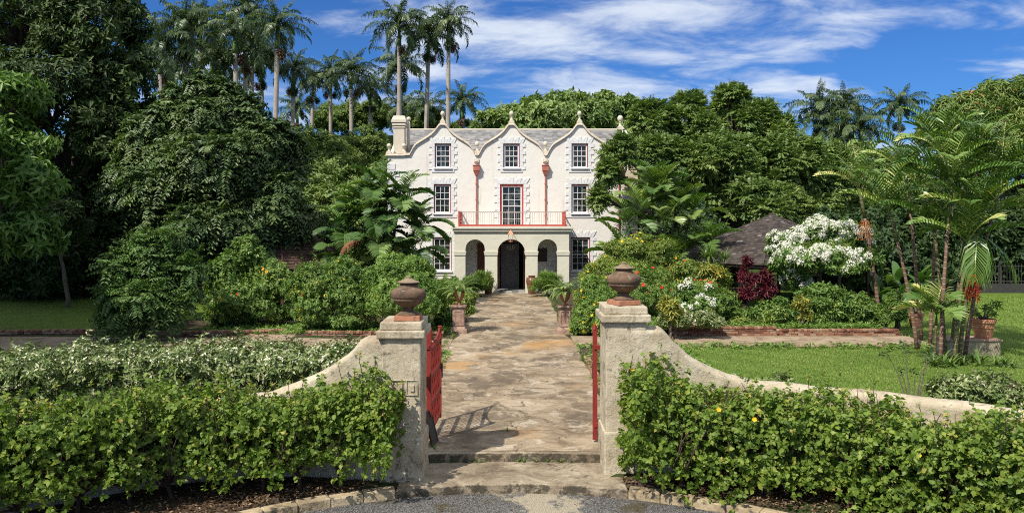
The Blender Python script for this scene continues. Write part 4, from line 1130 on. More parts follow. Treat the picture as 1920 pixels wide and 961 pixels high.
PL = [(2.3, 2.36), (2.60, 2.36), (2.74, 2.26), (2.84, 2.13), (3.16, 1.88), (3.55, 1.66), (3.95, 1.48), (4.4, 1.34), (5.5, 1.24), (9, 1.2)]
sweep_wall(1, ARC_R, 2.4, PR, 'pale rendered garden wall sweeping down from the right gate pier behind the hedge')
sweep_wall(-1, ARC_L, 2.28, PL, 'pale rendered garden wall sweeping down from the left gate pier behind the hedge')

def big_urn(loc, label, s=1.0, rz=0.0):
    t = thing('stone_urn', label, 'urn', loc, rz)
    t.scale = (s * 1.1, s * 1.1, s)
    B = MB(); B.box((0, 0, 0.045), (0.46, 0.46, 0.09), taper=0.95); B.build('base', M['terracotta'], t, bev=0.012)
    gad = lambda z, a: 0.035 * math.cos(a * 22) if 0.245 < z < 0.372 else 0.0
    prof = [(.19, .10), (.18, .125), (.115, .16), (.088, .195), (.10, .215), (.118, .225), (.10, .238), (.14, .262), (.20, .30), (.245, .345), (.262, .372), (.286, .382), (.288, .40), (.280, .412), (.300, .43), (.308, .47), (.306, .52), (.292, .556), (.262, .578), (.215, .598), (.175, .622), (.148, .66), (.138, .70)]
    B = MB(); B.lathe(prof, n=88, mod=gad); autosmooth(B.build('bowl', M['urn'], t), 50)
    B = MB(); B.lathe([(.125, .695), (.185, .702), (.196, .716), (.18, .73), (.12, .752), (.085, .772), (.055, .785), (.04, .80), (.05, .815), (.035, .835), (.005, .84)], n=40); autosmooth(B.build('lid', M['lid'], t), 50)
    return t
big_urn((uL[0] + 0.08, uL[1] - 0.08, uL[2]), 'brown lidded stone urn on the left gate pier', 0.95)
big_urn((uR[0] + 0.02, uR[1] - 0.05, uR[2]), 'brown lidded stone urn on the right gate pier', 0.95, 0.4)

def gate(hx, hy, fx, fy, z0, h0, h1, label, flip):
    L = math.hypot(fx - hx, fy - hy); az = math.atan2(fy - hy, fx - hx)
    t = thing('iron_gate', label, 'gate', (hx, hy, z0), az)
    B = MB(); B.box((0, 0, h0 / 2), (0.095, 0.095, h0)); B.lathe([(.067, h0), (.03, h0 + .08), (.004, h0 + .13)], n=4); B.build('stile', M['redpaint'], t, bev=0.006)
    B = MB(); B.box((L, 0, h1 / 2), (0.07, 0.07, h1)); B.box((L, 0, h1 + .015), (.085, .085, .03)); B.build('stile', M['redpaint'], t, bev=0.006)
    for z in (0.10, 0.66, 1.22, 1.78):
        z = z * h1 / 2.05
        B = MB(); B.box((L / 2, 0, z), (L - 0.08, 0.05, 0.075)); B.build('rail', M['redpaint'], t, bev=0.005)
    B = MB()
    n = 13
    for k in range(1, n):
        x = L * k / n; ztop = h1 - 0.02 - 0.16 * math.sin(math.pi * k / n)
        B.tube([(x, 0, 0.1), (x, 0, ztop)], 0.011, 6)
    for zc in (0.38, 0.94, 1.5):
        for k in range(0, n - 1, 2): B.tube([(L * k / n + .03, 0.012, zc * h1 / 2.05 - .24), (L * (k + 2) / n + .03, 0.012, zc * h1 / 2.05 + .24)], 0.007, 5)
    B.build('grille', M['redpaint'], t)
    B = MB(); B.tube([(0.04 + (L - .06) * q, 0, h1 - 0.02 - 0.17 * math.sin(math.pi * q) + (0.2 * (1 - q) ** 3)) for q in np.linspace(0, 1, 14)], 0.024, 7)
    B.tube([(0.16 + .10 * math.cos(a) * (1 - a / 12), 0, h1 + 0.0 + .10 * math.sin(a) * (1 - a / 12)) for a in np.linspace(0, 8, 24)], 0.014, 6)
    B.build('top_scroll', M['redpaint'], t)
    for z in (0.3, h0 - 0.35):
        B = MB(); B.box((-0.04, 0.06 * flip, z), (0.06, 0.16, 0.09)); B.build('hinge', M['redpaint'], t, bev=0.006)
    B = MB(); B.box((L - 0.01, -0.05 * flip, 1.05), (0.05, 0.03, 0.34)); B.build('latch', M['darkiron'], t, bev=0.006)
gate(-1.665, 16.06, -1.60, 17.74, 0.08, 2.18, 2.0, 'red iron gate leaf standing open by the left gate pier, its grille in view', 1)
gate(1.665, 16.06, 1.835, 17.74, 0.06, 2.20, 2.0, 'red iron gate leaf by the right gate pier, seen on edge', -1)
sb = thing('leaning_board', 'small dark framed board leaning against the open left gate', 'board', (-1.53, 15.93, 0.0), R(80))
B = MB(); B.box((0, 0, 0.33), (0.36, 0.02, 0.62)); o = B.build('panel', M['darkiron'], sb); o.rotation_euler = (R(-14), 0, 0)
B = MB()
for x in (-.19, .19): B.box((x, 0, .33), (.035, .04, .68))
for z in (.0, .66): B.box((0, 0, z + .005), (.38, .04, .035))
o = B.build('board_frame', M['darkwood'], sb); o.rotation_euler = (R(-14), 0, 0)

# pedestals with fern urns
def pedestal(x, y, label):
    t = thing('pedestal', label, 'pedestal', (x, y, 0))
    B = MB(); B.box((0, 0, 0.07), (0.66, 0.66, 0.2)); B.box((0, 0, 0.21), (0.56, 0.56, 0.09), taper=0.86); B.build('base', M['pedestal'], t, bev=0.015)
    B = MB(); B.box((0, 0, 0.60), (0.44, 0.44, 0.72))
    for a in range(4):
        c, s = math.cos(a * math.pi / 2), math.sin(a * math.pi / 2)
        for u, w, z, h in ((-.17, .06, .6, .62), (.17, .06, .6, .62), (0, .28, .88, .06), (0, .28, .32, .06)):
            B.box((-s * u + c * .224, c * u + s * .224, z), (.03 if a % 2 == 0 else w, w if a % 2 == 0 else .03, h))
    B.build('shaft', M['pedestal'], t, bev=0.008)
    B = MB(); B.box((0, 0, .99), (.52, .52, .06)); B.box((0, 0, 1.055), (.62, .62, .07)); B.build('cap', M['pedestal'], t, bev=0.012)
    return (x, y, 1.09)
def planter(loc, label, flabel):
    t = thing('planter_urn', label, 'urn', loc)
    B = MB(); B.box((0, 0, .025), (.24, .24, .05)); B.lathe([(.10, .05), (.055, .09), (.05, .12), (.10, .16), (.17, .26), (.20, .38), (.225, .46), (.235, .47), (.235, .50), (.20, .505)], n=28, mod=lambda z, a: .03 * math.cos(14 * a) if .14 < z < .3 else 0)
    autosmooth(B.build('bowl', M['terracotta'], t), 45)
    f = thing('fern', flabel, 'fern', (loc[0], loc[1], loc[2] + .47))
    Fz = Fol()
    for k in range(60):
        az = rng.random() * 6.283; el = rng.uniform(0.3, 1.45)
        frond(Fz, (0.08 * math.cos(az), .08 * math.sin(az), 0), az, el, rng.uniform(.7, 1.15), 24, .10, .026, bend=rng.uniform(1.2, 2.0), tone=rng.random(), drop=.15, stemw=.012, sweep=.4, vee=.1)
    Fz.build('fronds', M['fern'], f)
pl = pedestal(-2.08, 31.4, 'reddish stone pedestal on the left edge of the drive'); pr_ = pedestal(2.06, 31.2, 'reddish stone pedestal on the right edge of the drive')
planter(pl, 'fluted terracotta urn on the left pedestal', 'bushy green fern in the urn on the left pedestal')
planter(pr_, 'fluted terracotta urn on the right pedestal', 'bushy green fern in the urn on the right pedestal')
# tall jars by the door
def jar(x, y, label):
    t = thing('storage_jar', label, 'jar', (x, y, 0.0))
    B = MB(); B.lathe([(.19, 0), (.20, .03), (.25, .3), (.31, .6), (.335, .74), (.325, .84), (.27, .95), (.19, 1.0), (.18, 1.03), (.215, 1.05), (.215, 1.09), (.17, 1.085), (.15, .95)], n=36, mod=lambda z, a: .012 * math.sin(z * 60))
    autosmooth(B.build('body', M['jar'], t), 60)
    for a in (0.5, 2.6):
        B = MB(); c, s = math.cos(a), math.sin(a); B.tube([(.27 * c, .27 * s, .96), (.34 * c, .34 * s, .94), (.34 * c, .34 * s, .84), (.325 * c, .325 * s, .80)], .025, 6); B.build('handle', M['jar'], t, smooth=True)
jy = 47.2
jar(wx(915.5, jy), jy, 'brown glazed jar with a plant in it, left of the middle arch')
jar(wx(997, jy), jy, 'empty brown glazed jar right of the middle arch')
# garden brickwork
def brick_run(B, p0, p1, courses, h=0.085, L=0.23, th=0.14, cap=True, z0=0.0):
    p0, p1 = Vector((*p0, 0)), Vector((*p1, 0)); d = p1 - p0; n = int(d.length / L); u = d.normalized(); az = math.atan2(u.y, u.x)
    for c in range(courses):
        top = cap and c == courses - 1
        m = n * 2 if top else n
        for i in range(m):
            q = p0 + u * (d.length * (i + 0.5 + (0.5 if c % 2 and not top else 0)) / m)
            B.box((q.x + random.uniform(-.008, .008), q.y + random.uniform(-.012, .012), z0 + h * (c + .5) + random.uniform(-.006, .006)), (d.length / m - .012, (th + .06 if top else th), h - .01), az + random.uniform(-.02, .02))
t = thing('brick_wall', 'low old brick wall along the back of the right garden walk', 'wall', (0, 0, 0))
B = MB(); brick_run(B, (5.9, 30.06), (9.9, 30.08), 5); brick_run(B, (9.9, 30.04), (14.5, 30.06), 4); B.build('brickwork', M['brick'], t)
B = MB(); B.box((10.2, 30.10, 0.15), (8.6, 0.10, 0.28)); B.build('mortar', M['kerb'], t)
for lab, a, b, c in (('low brick edging of the bed under the orange hibiscus on the left', (-12.6, 30.6), (-8.9, 31.2), 2), ('low brick edging along the walk under the clipped shrubs on the left', (-7.9, 30.7), (-2.6, 30.5), 2),
                     ('mossy brick edging along the left lawn', (-30, 30.6), (-14.5, 31.2), 2), ('short run of brick edging right of the drive behind the open gate', (2.36, 18.6), (2.38, 25.5), 1)):
    B = MB(); brick_run(B, a, b, c); tag(B.build('brick_edging', M['brick']), lab, 'edging')
# plinth and terracotta pots
t = thing('stone_plinth', 'long stained stone plinth under the terracotta pot by the feather palms', 'plinth', (14.95, 26.3, 0))
B = MB(); B.box((0, 0, .2), (1.75, .85, .62)); rough(B.build('block', M['pier'], t, bev=.03), 4, .03); B = MB(); B.box((0, 0, .535), (1.83, .93, .07)); rough(B.build('slab', M['pedestal'], t, bev=.02), 4, .02, .2)
def pot(x, y, z, s, label):
    t = thing('terracotta_pot', label, 'plant pot', (x, y, z)); t.scale = (s, s, s)
    B = MB(); B.lathe([(.24, 0), (.25, .02), (.335, .52), (.375, .525), (.385, .60), (.37, .64), (.32, .64), (.30, .54)], n=40); autosmooth(B.build('bowl', M['pot'], t), 40)
    B = MB(); B.lathe([(.31, .33), (.325, .35), (.325, .37), (.315, .39)], n=40); autosmooth(B.build('band', M['pot'], t), 60)
    B = MB(); B.lathe([(.31, .57), (.001, .6)], n=24); B.build('potting_soil', M['soil'], t)
pot(wx(1844, 26.25), 26.25, .57, 0.98, 'large terracotta pot on the stone plinth by the right edge')
pot(wx(1717, 33), 33, .02, 0.85, 'smaller terracotta pot on the lawn behind the feather palms')
# gazebos
def gazebo(cx, cy, Rr, ze, za, shing, label, rot=0.0, posts=True):
    t = thing('gazebo', label, 'gazebo', (cx, cy, 0), rot)
    B = MB(); n = 8
    cor = [(Rr * math.sin(2 * math.pi * (k + .5) / n), Rr * math.cos(2 * math.pi * (k + .5) / n)) for k in range(n)]
    for k in range(n):
        a, b = cor[(k + 1) % n], cor[k]
        shingles(B, (a[0], a[1], ze), (b[0], b[1], ze), (b[0] * .03, b[1] * .03, za), (a[0] * .03, a[1] * .03, za), 24, 0.2, .03, .02)
    B.build('roof', shing, t)
    B = MB()
    for k in range(n): B.tube([(cor[k][0] * 1.0, cor[k][1] * 1.0, ze + .05), (0, 0, za + .04)], .06, 6)
    B.lathe([(.22, za - .05), (.18, za + .05), (.05, za + .14)], n=10)
    B.build('hip_caps', shing, t)
    B = MB()
    for k in range(n):
        a, b = cor[k], cor[(k + 1) % n]
        B.tube([(a[0] * .97, a[1] * .97, ze - .07), (b[0] * .97, b[1] * .97, ze - .07)], .07, 4)
        B.quad((a[0] * .98, a[1] * .98, ze - .03), (b[0] * .98, b[1] * .98, ze - .03), (0, 0, za - .08), (0, 0, za - .08))
    B.build('eaves', M['darkwood'], t)
    for k in range(n):
        B = MB(); B.box((cor[k][0] * .86, cor[k][1] * .86, ze / 2), (.15, .15, ze)); B.build('post', M['darkwood'], t)
gazebo(wx(1448, 42), 42.0, 5.35, 2.28, 4.62, M['gazeboshingle'], 'octagonal summerhouse with a brown wooden shingle roof behind the white flowering shrub')
gazebo(wx(515, 43), 43.0, 4.2, 1.95, 5.0, M['rustshingle'], 'rust brown shingled summerhouse roof half hidden under the trees on the left')
# fence at the far right
t = thing('iron_fence', 'black iron railing on a dark low wall at the far right of the lawn', 'fence', (0, 0, 0))
B = MB(); B.box((34, 48, 0.25), (16, .3, .6)); B.build('base_wall', M['darkiron'], t)
B = MB()
for k in range(90): B.tube([(26.2 + k * .175, 48, .5), (26.2 + k * .175, 48, 1.75)], .018, 5)
for z in (.7, 1.6): B.box((34, 48, z), (16, .03, .05))
B.build('grille', M['darkiron'], t)
for k in range(6): B = MB(); B.box((26.2 + k * 3.1, 48, .95), (.12, .12, 1.9)); B.build('post', M['darkiron'], t)

# ================================================================== TREES AND PALMS
def add_flowers(root, mat, n, size, name='blossoms', heads=None, up=0.3, dmin=-1.0, seed=None):
    """Flowers on the outside of a plant's foliage, towards the light."""
    P, D = root_pts[root.name]
    k = np.where(D[:, 2] > dmin)[0]
    w = np.clip(D[k] @ np.array([-0.35, -0.75, 0.55]) + 0.6, 0.02, None) ** 2
    q = rng.choice(k, size=min(n, len(k)), replace=False, p=w / w.sum())
    d = un(D[q] + UP * up + np.array([-.1, -.4, 0]))
    p = P[q] + d * size * 0.5 - np.array(root.location)
    F = Fol()
    if heads: flower_heads(F, p, d, heads[0], heads[1], heads[2])
    else: flowers(F, p, d, size)
    return F.build(name, mat, root)

# --- big broadleaf trees
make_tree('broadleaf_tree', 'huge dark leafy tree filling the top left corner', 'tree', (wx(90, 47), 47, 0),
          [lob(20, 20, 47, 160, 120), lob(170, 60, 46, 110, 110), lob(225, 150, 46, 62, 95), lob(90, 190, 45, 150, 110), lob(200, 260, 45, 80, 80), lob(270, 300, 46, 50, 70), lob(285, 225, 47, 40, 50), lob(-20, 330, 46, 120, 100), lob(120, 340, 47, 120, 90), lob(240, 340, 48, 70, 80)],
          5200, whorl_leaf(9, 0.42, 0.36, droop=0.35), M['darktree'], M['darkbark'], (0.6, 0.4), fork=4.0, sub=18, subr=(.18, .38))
make_tree('broadleaf_tree', 'wide tree with drooping feathery leaf sprays left of the house', 'tree', (wx(400, 42), 42, 0),
          [lob(400, 220, 42, 60, 40), lob(335, 195, 42, 26, 28), lob(372, 168, 42, 20, 26), lob(425, 178, 42, 18, 26), lob(462, 208, 42, 22, 26), lob(515, 250, 42, 20, 26), lob(282, 225, 42, 26, 26), lob(315, 265, 42, 70, 60), lob(475, 265, 42, 55, 55), lob(530, 300, 43, 36, 60), lob(400, 310, 40, 85, 60), lob(295, 360, 41, 78, 52), lob(500, 370, 41, 60, 60), lob(405, 410, 40, 95, 46), lob(530, 420, 42, 50, 60), lob(255, 330, 42, 45, 45), lob(330, 440, 41, 70, 40), lob(480, 460, 41, 55, 35)],
          2500, pin_leaf(4, 0.95, 8, 0.235, 0.40, droop=0.5, up=.15), M['pintree'], M['darkbark'], (0.35, 0.2), fork=2.2, sub=15, subr=(.16, .36), fill=0.12, low=-.6)
make_tree('broadleaf_tree', 'bright green tree with layered leaf tiers at the left edge', 'tree', (wx(-30, 31), 31, 0),
          [lob(10, 165, 31, 60, 40), lob(25, 265, 30.5, 62, 40), lob(50, 350, 30, 72, 45), lob(25, 440, 30, 80, 45), lob(-40, 330, 32, 60, 130)],
          900, whorl_leaf(10, 0.40, 0.32, spread=1.15, droop=0.25), M['brighttree'], M['bark'], (0.2, 0.12), fork=3.0, sub=9)
make_tree('broadleaf_tree', 'round dark crowned tree showing above the roof behind the house', 'tree', (wx(1060, 76), 76, 0),
          [lob(1065, 205, 76, 75, 40), lob(990, 220, 75, 60, 34), lob(1140, 212, 76, 62, 38), lob(1060, 240, 74, 120, 45), lob(930, 232, 74, 42, 26), lob(1200, 235, 76, 50, 40)],
          3000, whorl_leaf(9, 0.55, 0.42, droop=0.2), M['midtree'], M['bark'], (0.6, 0.4), sub=18, subr=(.2, .38))
make_tree('broadleaf_tree', 'sprawling light green tree leaning over the right end of the house', 'tree', (wx(1370, 53), 53, 0),
          [lob(1225, 225, 52, 40, 36), lob(1290, 245, 53, 60, 46), lob(1375, 225, 54, 56, 42), lob(1440, 255, 54, 55, 42), lob(1345, 305, 51, 95, 55), lob(1240, 300, 50, 52, 50), lob(1465, 320, 52, 75, 66),
           lob(1400, 385, 50, 105, 55), lob(1530, 330, 54, 55, 72), lob(1160, 285, 48, 28, 30), lob(1140, 325, 47.5, 16, 22), lob(1124, 372, 47, 12, 22), lob(1290, 195, 54, 24, 26), lob(1370, 186, 54, 32, 24), lob(1430, 212, 54, 26, 24), lob(1540, 420, 52, 60, 52), lob(1280, 385, 51, 50, 45)],
          6200, pin_leaf(4, 0.60, 6, 0.205, 0.42, droop=0.12, up=.35), M['midtree'], M['bark'], (0.5, 0.3), fork=3.0, sub=15, subr=(.17, .36), fill=0.15)
make_tree('mango_tree', 'dense yellow green tree with a reddish flush at the top right edge', 'tree', (wx(1870, 52), 52, 0),
          [lob(1820, 225, 52, 75, 50), lob(1890, 195, 53, 80, 55), lob(1755, 250, 52, 45, 38), lob(1900, 280, 51, 80, 65), lob(1810, 310, 52, 85, 60), lob(1960, 240, 53, 60, 70), lob(1930, 380, 52, 70, 70)],
          3000, whorl_leaf(11, 0.42, 0.22, spread=1.0, droop=0.35), M['mango'], M['bark'], (0.5, 0.3), sub=16, subr=(.2, .38))
make_tree('broadleaf_tree', 'dark tree filling in behind the feather palms on the right', 'tree', (wx(1690, 58), 58, 0),
          [lob(1600, 330, 58, 60, 60), lob(1690, 360, 58, 90, 80), lob(1600, 420, 56, 90, 60), lob(1720, 450, 56, 110, 60), lob(1850, 440, 56, 110, 65), lob(1900, 480, 54, 90, 50)],
          4200, whorl_leaf(9, 0.33, 0.38), M['midtree'], M['bark'], (0.4, 0.25), fork=2.0, sub=12)
# --- trees on the hill and behind: one model, copied and turned
ht = make_tree('hill_tree', 'rounded green tree at the crest of the hill left of the chimney', 'tree', (0, 0, 0),
               [(0, 0, 6.5, 3.6, 3.6, 2.6), (-2.6, .5, 4.8, 2.6, 2.8, 2.2), (2.6, -.4, 5.0, 2.7, 2.8, 2.3), (0.5, -2.4, 4.4, 3.0, 2.2, 2.2), (0, 2.2, 4.8, 3, 2.4, 2.4), (0, 0, 3.0, 3.6, 3.4, 1.8)],
               1700, whorl_leaf(9, 0.46, 0.40), M['hilltree'], M['bark'], (0.3, 0.2), fork=1.8, sub=14, subr=(.2, .4))
HT = [(690, 256, 88, 'rounded green tree at the crest of the hill left of the chimney'), (640, 262, 84, 'green tree on the hill crest second out from the chimney'), (585, 240, 80, 'tree on the hill crest under the gap in the palms'),
      (735, 285, 72, 'tree on the slope right behind the chimney end of the house'), (640, 296, 70, 'light green tree in the middle of the slope above the broad palm'), (570, 300, 68, 'tree low on the slope beside the feathery tree'),
      (700, 322, 64, 'tree at the foot of the slope above the broad palm'), (605, 345, 62, 'tree at the foot of the slope near the rust brown roof'), (520, 260, 84, 'tree on the hill behind the feathery tree'), (440, 280, 82, 'tree on the hill hidden mostly by the feathery tree'),
      (330, 260, 80, 'hill tree behind the palm grove on the left'), (660, 250, 108, 'crown on the far crest between the grove and the chimney'), (700, 252, 106, 'crown on the far crest just left of the chimney'), (615, 248, 110, 'crown on the far crest behind the small far palms'), (800, 238, 98, 'distant treetop just above the left part of the roof'), (870, 240, 98, 'distant treetop above the roof between the first two gables'),
      (1530, 270, 78, 'treetop under the twin royal palms on the right'), (1650, 285, 76, 'treetop under the lone royal palm on the right'), (1760, 300, 74, 'treetop behind the feather palms at the right'),
      (1250, 290, 68, 'tree behind the sprawling tree at the right end of the house'), (1340, 280, 72, 'tree deep behind the sprawling tree, above the areca palm'), (1430, 290, 70, 'tree deep behind the sprawling tree, above the summerhouse'), (1190, 300, 70, 'tree hidden behind the right end of the house'), (230, 300, 74, 'tree in the gap beside the huge dark tree'), (100, 330, 72, 'tree deep in shade behind the huge dark tree')]
for i, (px, py, Y, lab) in enumerate(HT):
    x = wx(px, Y); tz = float(terrain_z(x, Y)); top = wz(py, Y); h = max(5.0, top - tz); s = h / 9.0
    copyloc = (x, Y, tz - 0.2)
    if i == 0:
        ht.location = copyloc; ht.scale = (s * 1.1, s * 1.1, s); ht.rotation_euler = (0, 0, 1.0)
    else: copy_thing(ht, copyloc, i * 1.9, (s * 1.12, s * 1.12, s), lab)
# dark understorey along the back of the left garden and behind the right one
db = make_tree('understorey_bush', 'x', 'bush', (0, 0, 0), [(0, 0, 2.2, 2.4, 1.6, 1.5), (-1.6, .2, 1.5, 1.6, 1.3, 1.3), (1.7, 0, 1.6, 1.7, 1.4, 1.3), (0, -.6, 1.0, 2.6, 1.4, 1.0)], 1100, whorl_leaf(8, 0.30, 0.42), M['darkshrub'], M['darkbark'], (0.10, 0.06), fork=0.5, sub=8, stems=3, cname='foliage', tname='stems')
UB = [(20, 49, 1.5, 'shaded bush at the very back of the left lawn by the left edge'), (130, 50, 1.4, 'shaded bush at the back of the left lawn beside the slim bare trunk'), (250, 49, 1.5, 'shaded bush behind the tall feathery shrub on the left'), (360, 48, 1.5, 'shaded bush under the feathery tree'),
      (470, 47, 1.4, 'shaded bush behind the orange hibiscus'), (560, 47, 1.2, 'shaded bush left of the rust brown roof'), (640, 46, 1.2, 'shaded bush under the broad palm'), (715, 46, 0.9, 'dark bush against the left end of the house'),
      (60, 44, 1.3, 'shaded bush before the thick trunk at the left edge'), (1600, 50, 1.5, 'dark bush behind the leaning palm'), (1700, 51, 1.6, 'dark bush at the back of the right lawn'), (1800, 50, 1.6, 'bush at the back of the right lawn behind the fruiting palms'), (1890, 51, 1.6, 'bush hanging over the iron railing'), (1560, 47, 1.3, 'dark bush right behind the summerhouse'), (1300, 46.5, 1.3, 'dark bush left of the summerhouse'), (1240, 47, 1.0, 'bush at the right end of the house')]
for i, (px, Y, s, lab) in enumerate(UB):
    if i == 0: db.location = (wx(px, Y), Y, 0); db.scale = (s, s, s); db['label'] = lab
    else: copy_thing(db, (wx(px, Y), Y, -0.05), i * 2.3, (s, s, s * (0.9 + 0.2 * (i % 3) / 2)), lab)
# pale trunk deep in the shade
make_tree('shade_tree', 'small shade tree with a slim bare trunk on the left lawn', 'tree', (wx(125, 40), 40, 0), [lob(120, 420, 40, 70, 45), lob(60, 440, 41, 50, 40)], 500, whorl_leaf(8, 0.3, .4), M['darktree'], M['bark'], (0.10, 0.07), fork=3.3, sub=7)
# shade trees beside the camera, outside the frame on the left
dst = None
for (x, y, z, lab, s) in ((-33.0, 36.0, 0, 'tall open crowned tree over the left lawn', 1.2), (-31.0, 29.5, 0, 'tall open crowned tree far over the left lawn', 1.25), (-39.0, 33.0, 0, 'tall open crowned tree behind the others over the left lawn', 1.3), (-24.5, 21.5, 0, 'tall open crowned tree beside the left walk', 1.0), (-27.5, 25.5, 0, 'tall open crowned tree at the near end of the left lawn', 1.05)):
    if dst is None:
        dst = make_tree('shade_tree', lab, 'tree', (x, y, z), [(x + 1.5, y + 1.5, 11.5, 3.6, 3.4, 2.4), (x - 2.2, y, 12, 3.4, 3.4, 2.4), (x + .5, y - 2.6, 11, 3.4, 3.0, 2.2), (x, y, 13.8, 3.4, 3.4, 2.2)], 1900, whorl_leaf(9, 0.42, 0.45), M['midtree'], M['bark'], (0.4, 0.28), fork=6.5, sub=9, fill=0.3)
    else: copy_thing(dst, (x, y, z), 1.3 * y, s, lab)

# --- royal palms
def royal_parts(root, var):
    F = Fol()
    for k in range(22):
        az = k * 2.39996 + var; q = k / 21.0
        el = 1.45 - 1.75 * q + rng.uniform(-.12, .12)
        L = 3.8 * rng.uniform(.85, 1.08) * (0.85 if q < .1 else 1)
        frond(F, (0, 0, 0), az, el, L, 64, 0.62, 0.075, bend=rng.uniform(1.3, 1.9) * (0.6 if q < .1 else 1), sweep=.45, vee=.15, plume=.55, drop=.55, tone=rng.random() * .8, start=.12, stemw=.09)
    F.ribbons(np.array([[[0, 0, 0], [.03, .02, 1.2], [.08, .05, 2.4]]]), np.array([[1.0, 0, 0]]), np.array([[.12, .07, .02]]), np.array([.9]))
    F.build('crown', M['royal'], root)
    B = MB(); B.tube([(0, 0, -1.9), (0, 0, -1.5), (0, 0, -.8), (0, 0, .1)], [.21, .20, .15, .10], 12); B.build('crownshaft', M['palmshaft'], root, smooth=True)
    D = Fol(); n = 2 + var % 2
    for k in range(n):
        D = Fol(); a = k * 2.6 + var; c = np.array([.55 * math.cos(a), .55 * math.sin(a), -2.3])
        P = c + rdir(260) * rng.random((260, 1)) ** .5 * np.array([.34, .34, .5]); D.leaves(P, rdir(260) - UP * .8, rdir(260), .28, .05)
        D.build('seed_cluster', M['darkshrub'] if (var + k) % 3 else M['litter'], root)
    T = MB(); T.tube([(0, 0, 0), (0, 0, .03), (0.004, 0, .2), (0, 0.004, .5), (0, 0, .8), (0, 0, 1)], [.32, .26, .21, .23, .20, .18], 12)
    return T.build('trunk', M['palmtrunk'], root, smooth=True)
protos = []
RP = [(300, 95, 64, 'royal palm half hidden behind the huge dark tree'), (348, 52, 66, 'tall royal palm second from the left in the grove'), (385, 110, 72, 'shorter royal palm low in the left part of the grove'), (375, 40, 74, 'royal palm whose crown tangles with the second one in the grove'),
      (440, 58, 66, 'tall royal palm in the middle of the left grove'), (412, 100, 80, 'slender royal palm behind the middle of the grove'), (478, 85, 72, 'royal palm standing just left of the tallest grove palm'), (462, 20, 78, 'royal palm with its crown cut by the top of the picture'), (524, 45, 64, 'tallest royal palm at the right end of the left grove'),
      (500, 120, 84, 'royal palm filling the back of the grove'), (540, 130, 84, 'mid height royal palm below the right end of the grove'), (330, 140, 84, 'low royal palm in the back of the grove'), (420, 160, 92, 'lowest royal palm in the back of the grove'),
      (580, 152, 98, 'small far royal palm, first right of the grove'), (618, 142, 98, 'small far royal palm with dark seed clusters'), (658, 136, 92, 'far royal palm with an orange flower stalk'), (697, 168, 96, 'far royal palm left of the chimney'), (726, 122, 82, 'leaning royal palm rising just left of the chimney'),
      (748, 48, 75, 'very tall royal palm standing straight behind the chimney'), (808, 62, 78, 'left one of the pair of tall royal palms over the first gable'), (836, 42, 76, 'right one of the pair of tall royal palms over the first gable'),
      (874, 192, 92, 'short royal palm between the first and second gables'), (800, 205, 96, 'low royal palm behind the pair over the first gable'), (756, 205, 104, 'low far royal palm behind the chimney'), (650, 222, 112, 'low far royal palm above the hill crest'), (560, 205, 110, 'low far royal palm at the foot of the grove'),
      (715, 215, 110, 'low far royal palm just left of the chimney'), (1530, 205, 82, 'left royal palm of the twin crowns on the right skyline'), (1580, 200, 84, 'right royal palm of the twin crowns on the right skyline'), (1612, 240, 76, 'lower royal palm beneath the twin crowns'), (1692, 198, 88, 'lone royal palm on the skyline at the right'), (1560, 250, 80, 'low royal palm in the trees below the twin crowns')]
for i, (px, py, Y, lab) in enumerate(RP):
    x = wx(px, Y); bz = float(terrain_z(x, Y)) - .2; cz = wz(py, Y)
    v = i % 3
    if i < 3:
        r = thing('royal_palm', lab, 'palm', (x, Y, bz)); royal_parts(r, v); protos.append(r)
    else: r = copy_thing(protos[v], (x, Y, bz), i * 1.7, 1.0, lab)
    r['group'] = 'royal palms behind the house'
    if i < 3: r.rotation_euler = (0, 0, i * 1.7)
    lean = R(random.uniform(-2.6, 2.6)) if 'leaning' not in lab else R(-3)
    r.rotation_euler[1] = lean; r.location.x -= math.sin(lean) * (cz - bz)
    for c in r.children:
        if c.name.startswith('trunk'): c.scale = (1, 1, cz - bz - 1.7)
        else:
            c.location = (0, 0, cz - bz)
            if c.name.startswith('crown') and 'shaft' not in c.name: k_ = random.uniform(.84, 1.12); c.scale = (k_, k_, k_ * random.uniform(.9, 1.1)); c.rotation_euler = (random.uniform(-.12, .12), random.uniform(-.12, .12), random.uniform(0, 6.28))

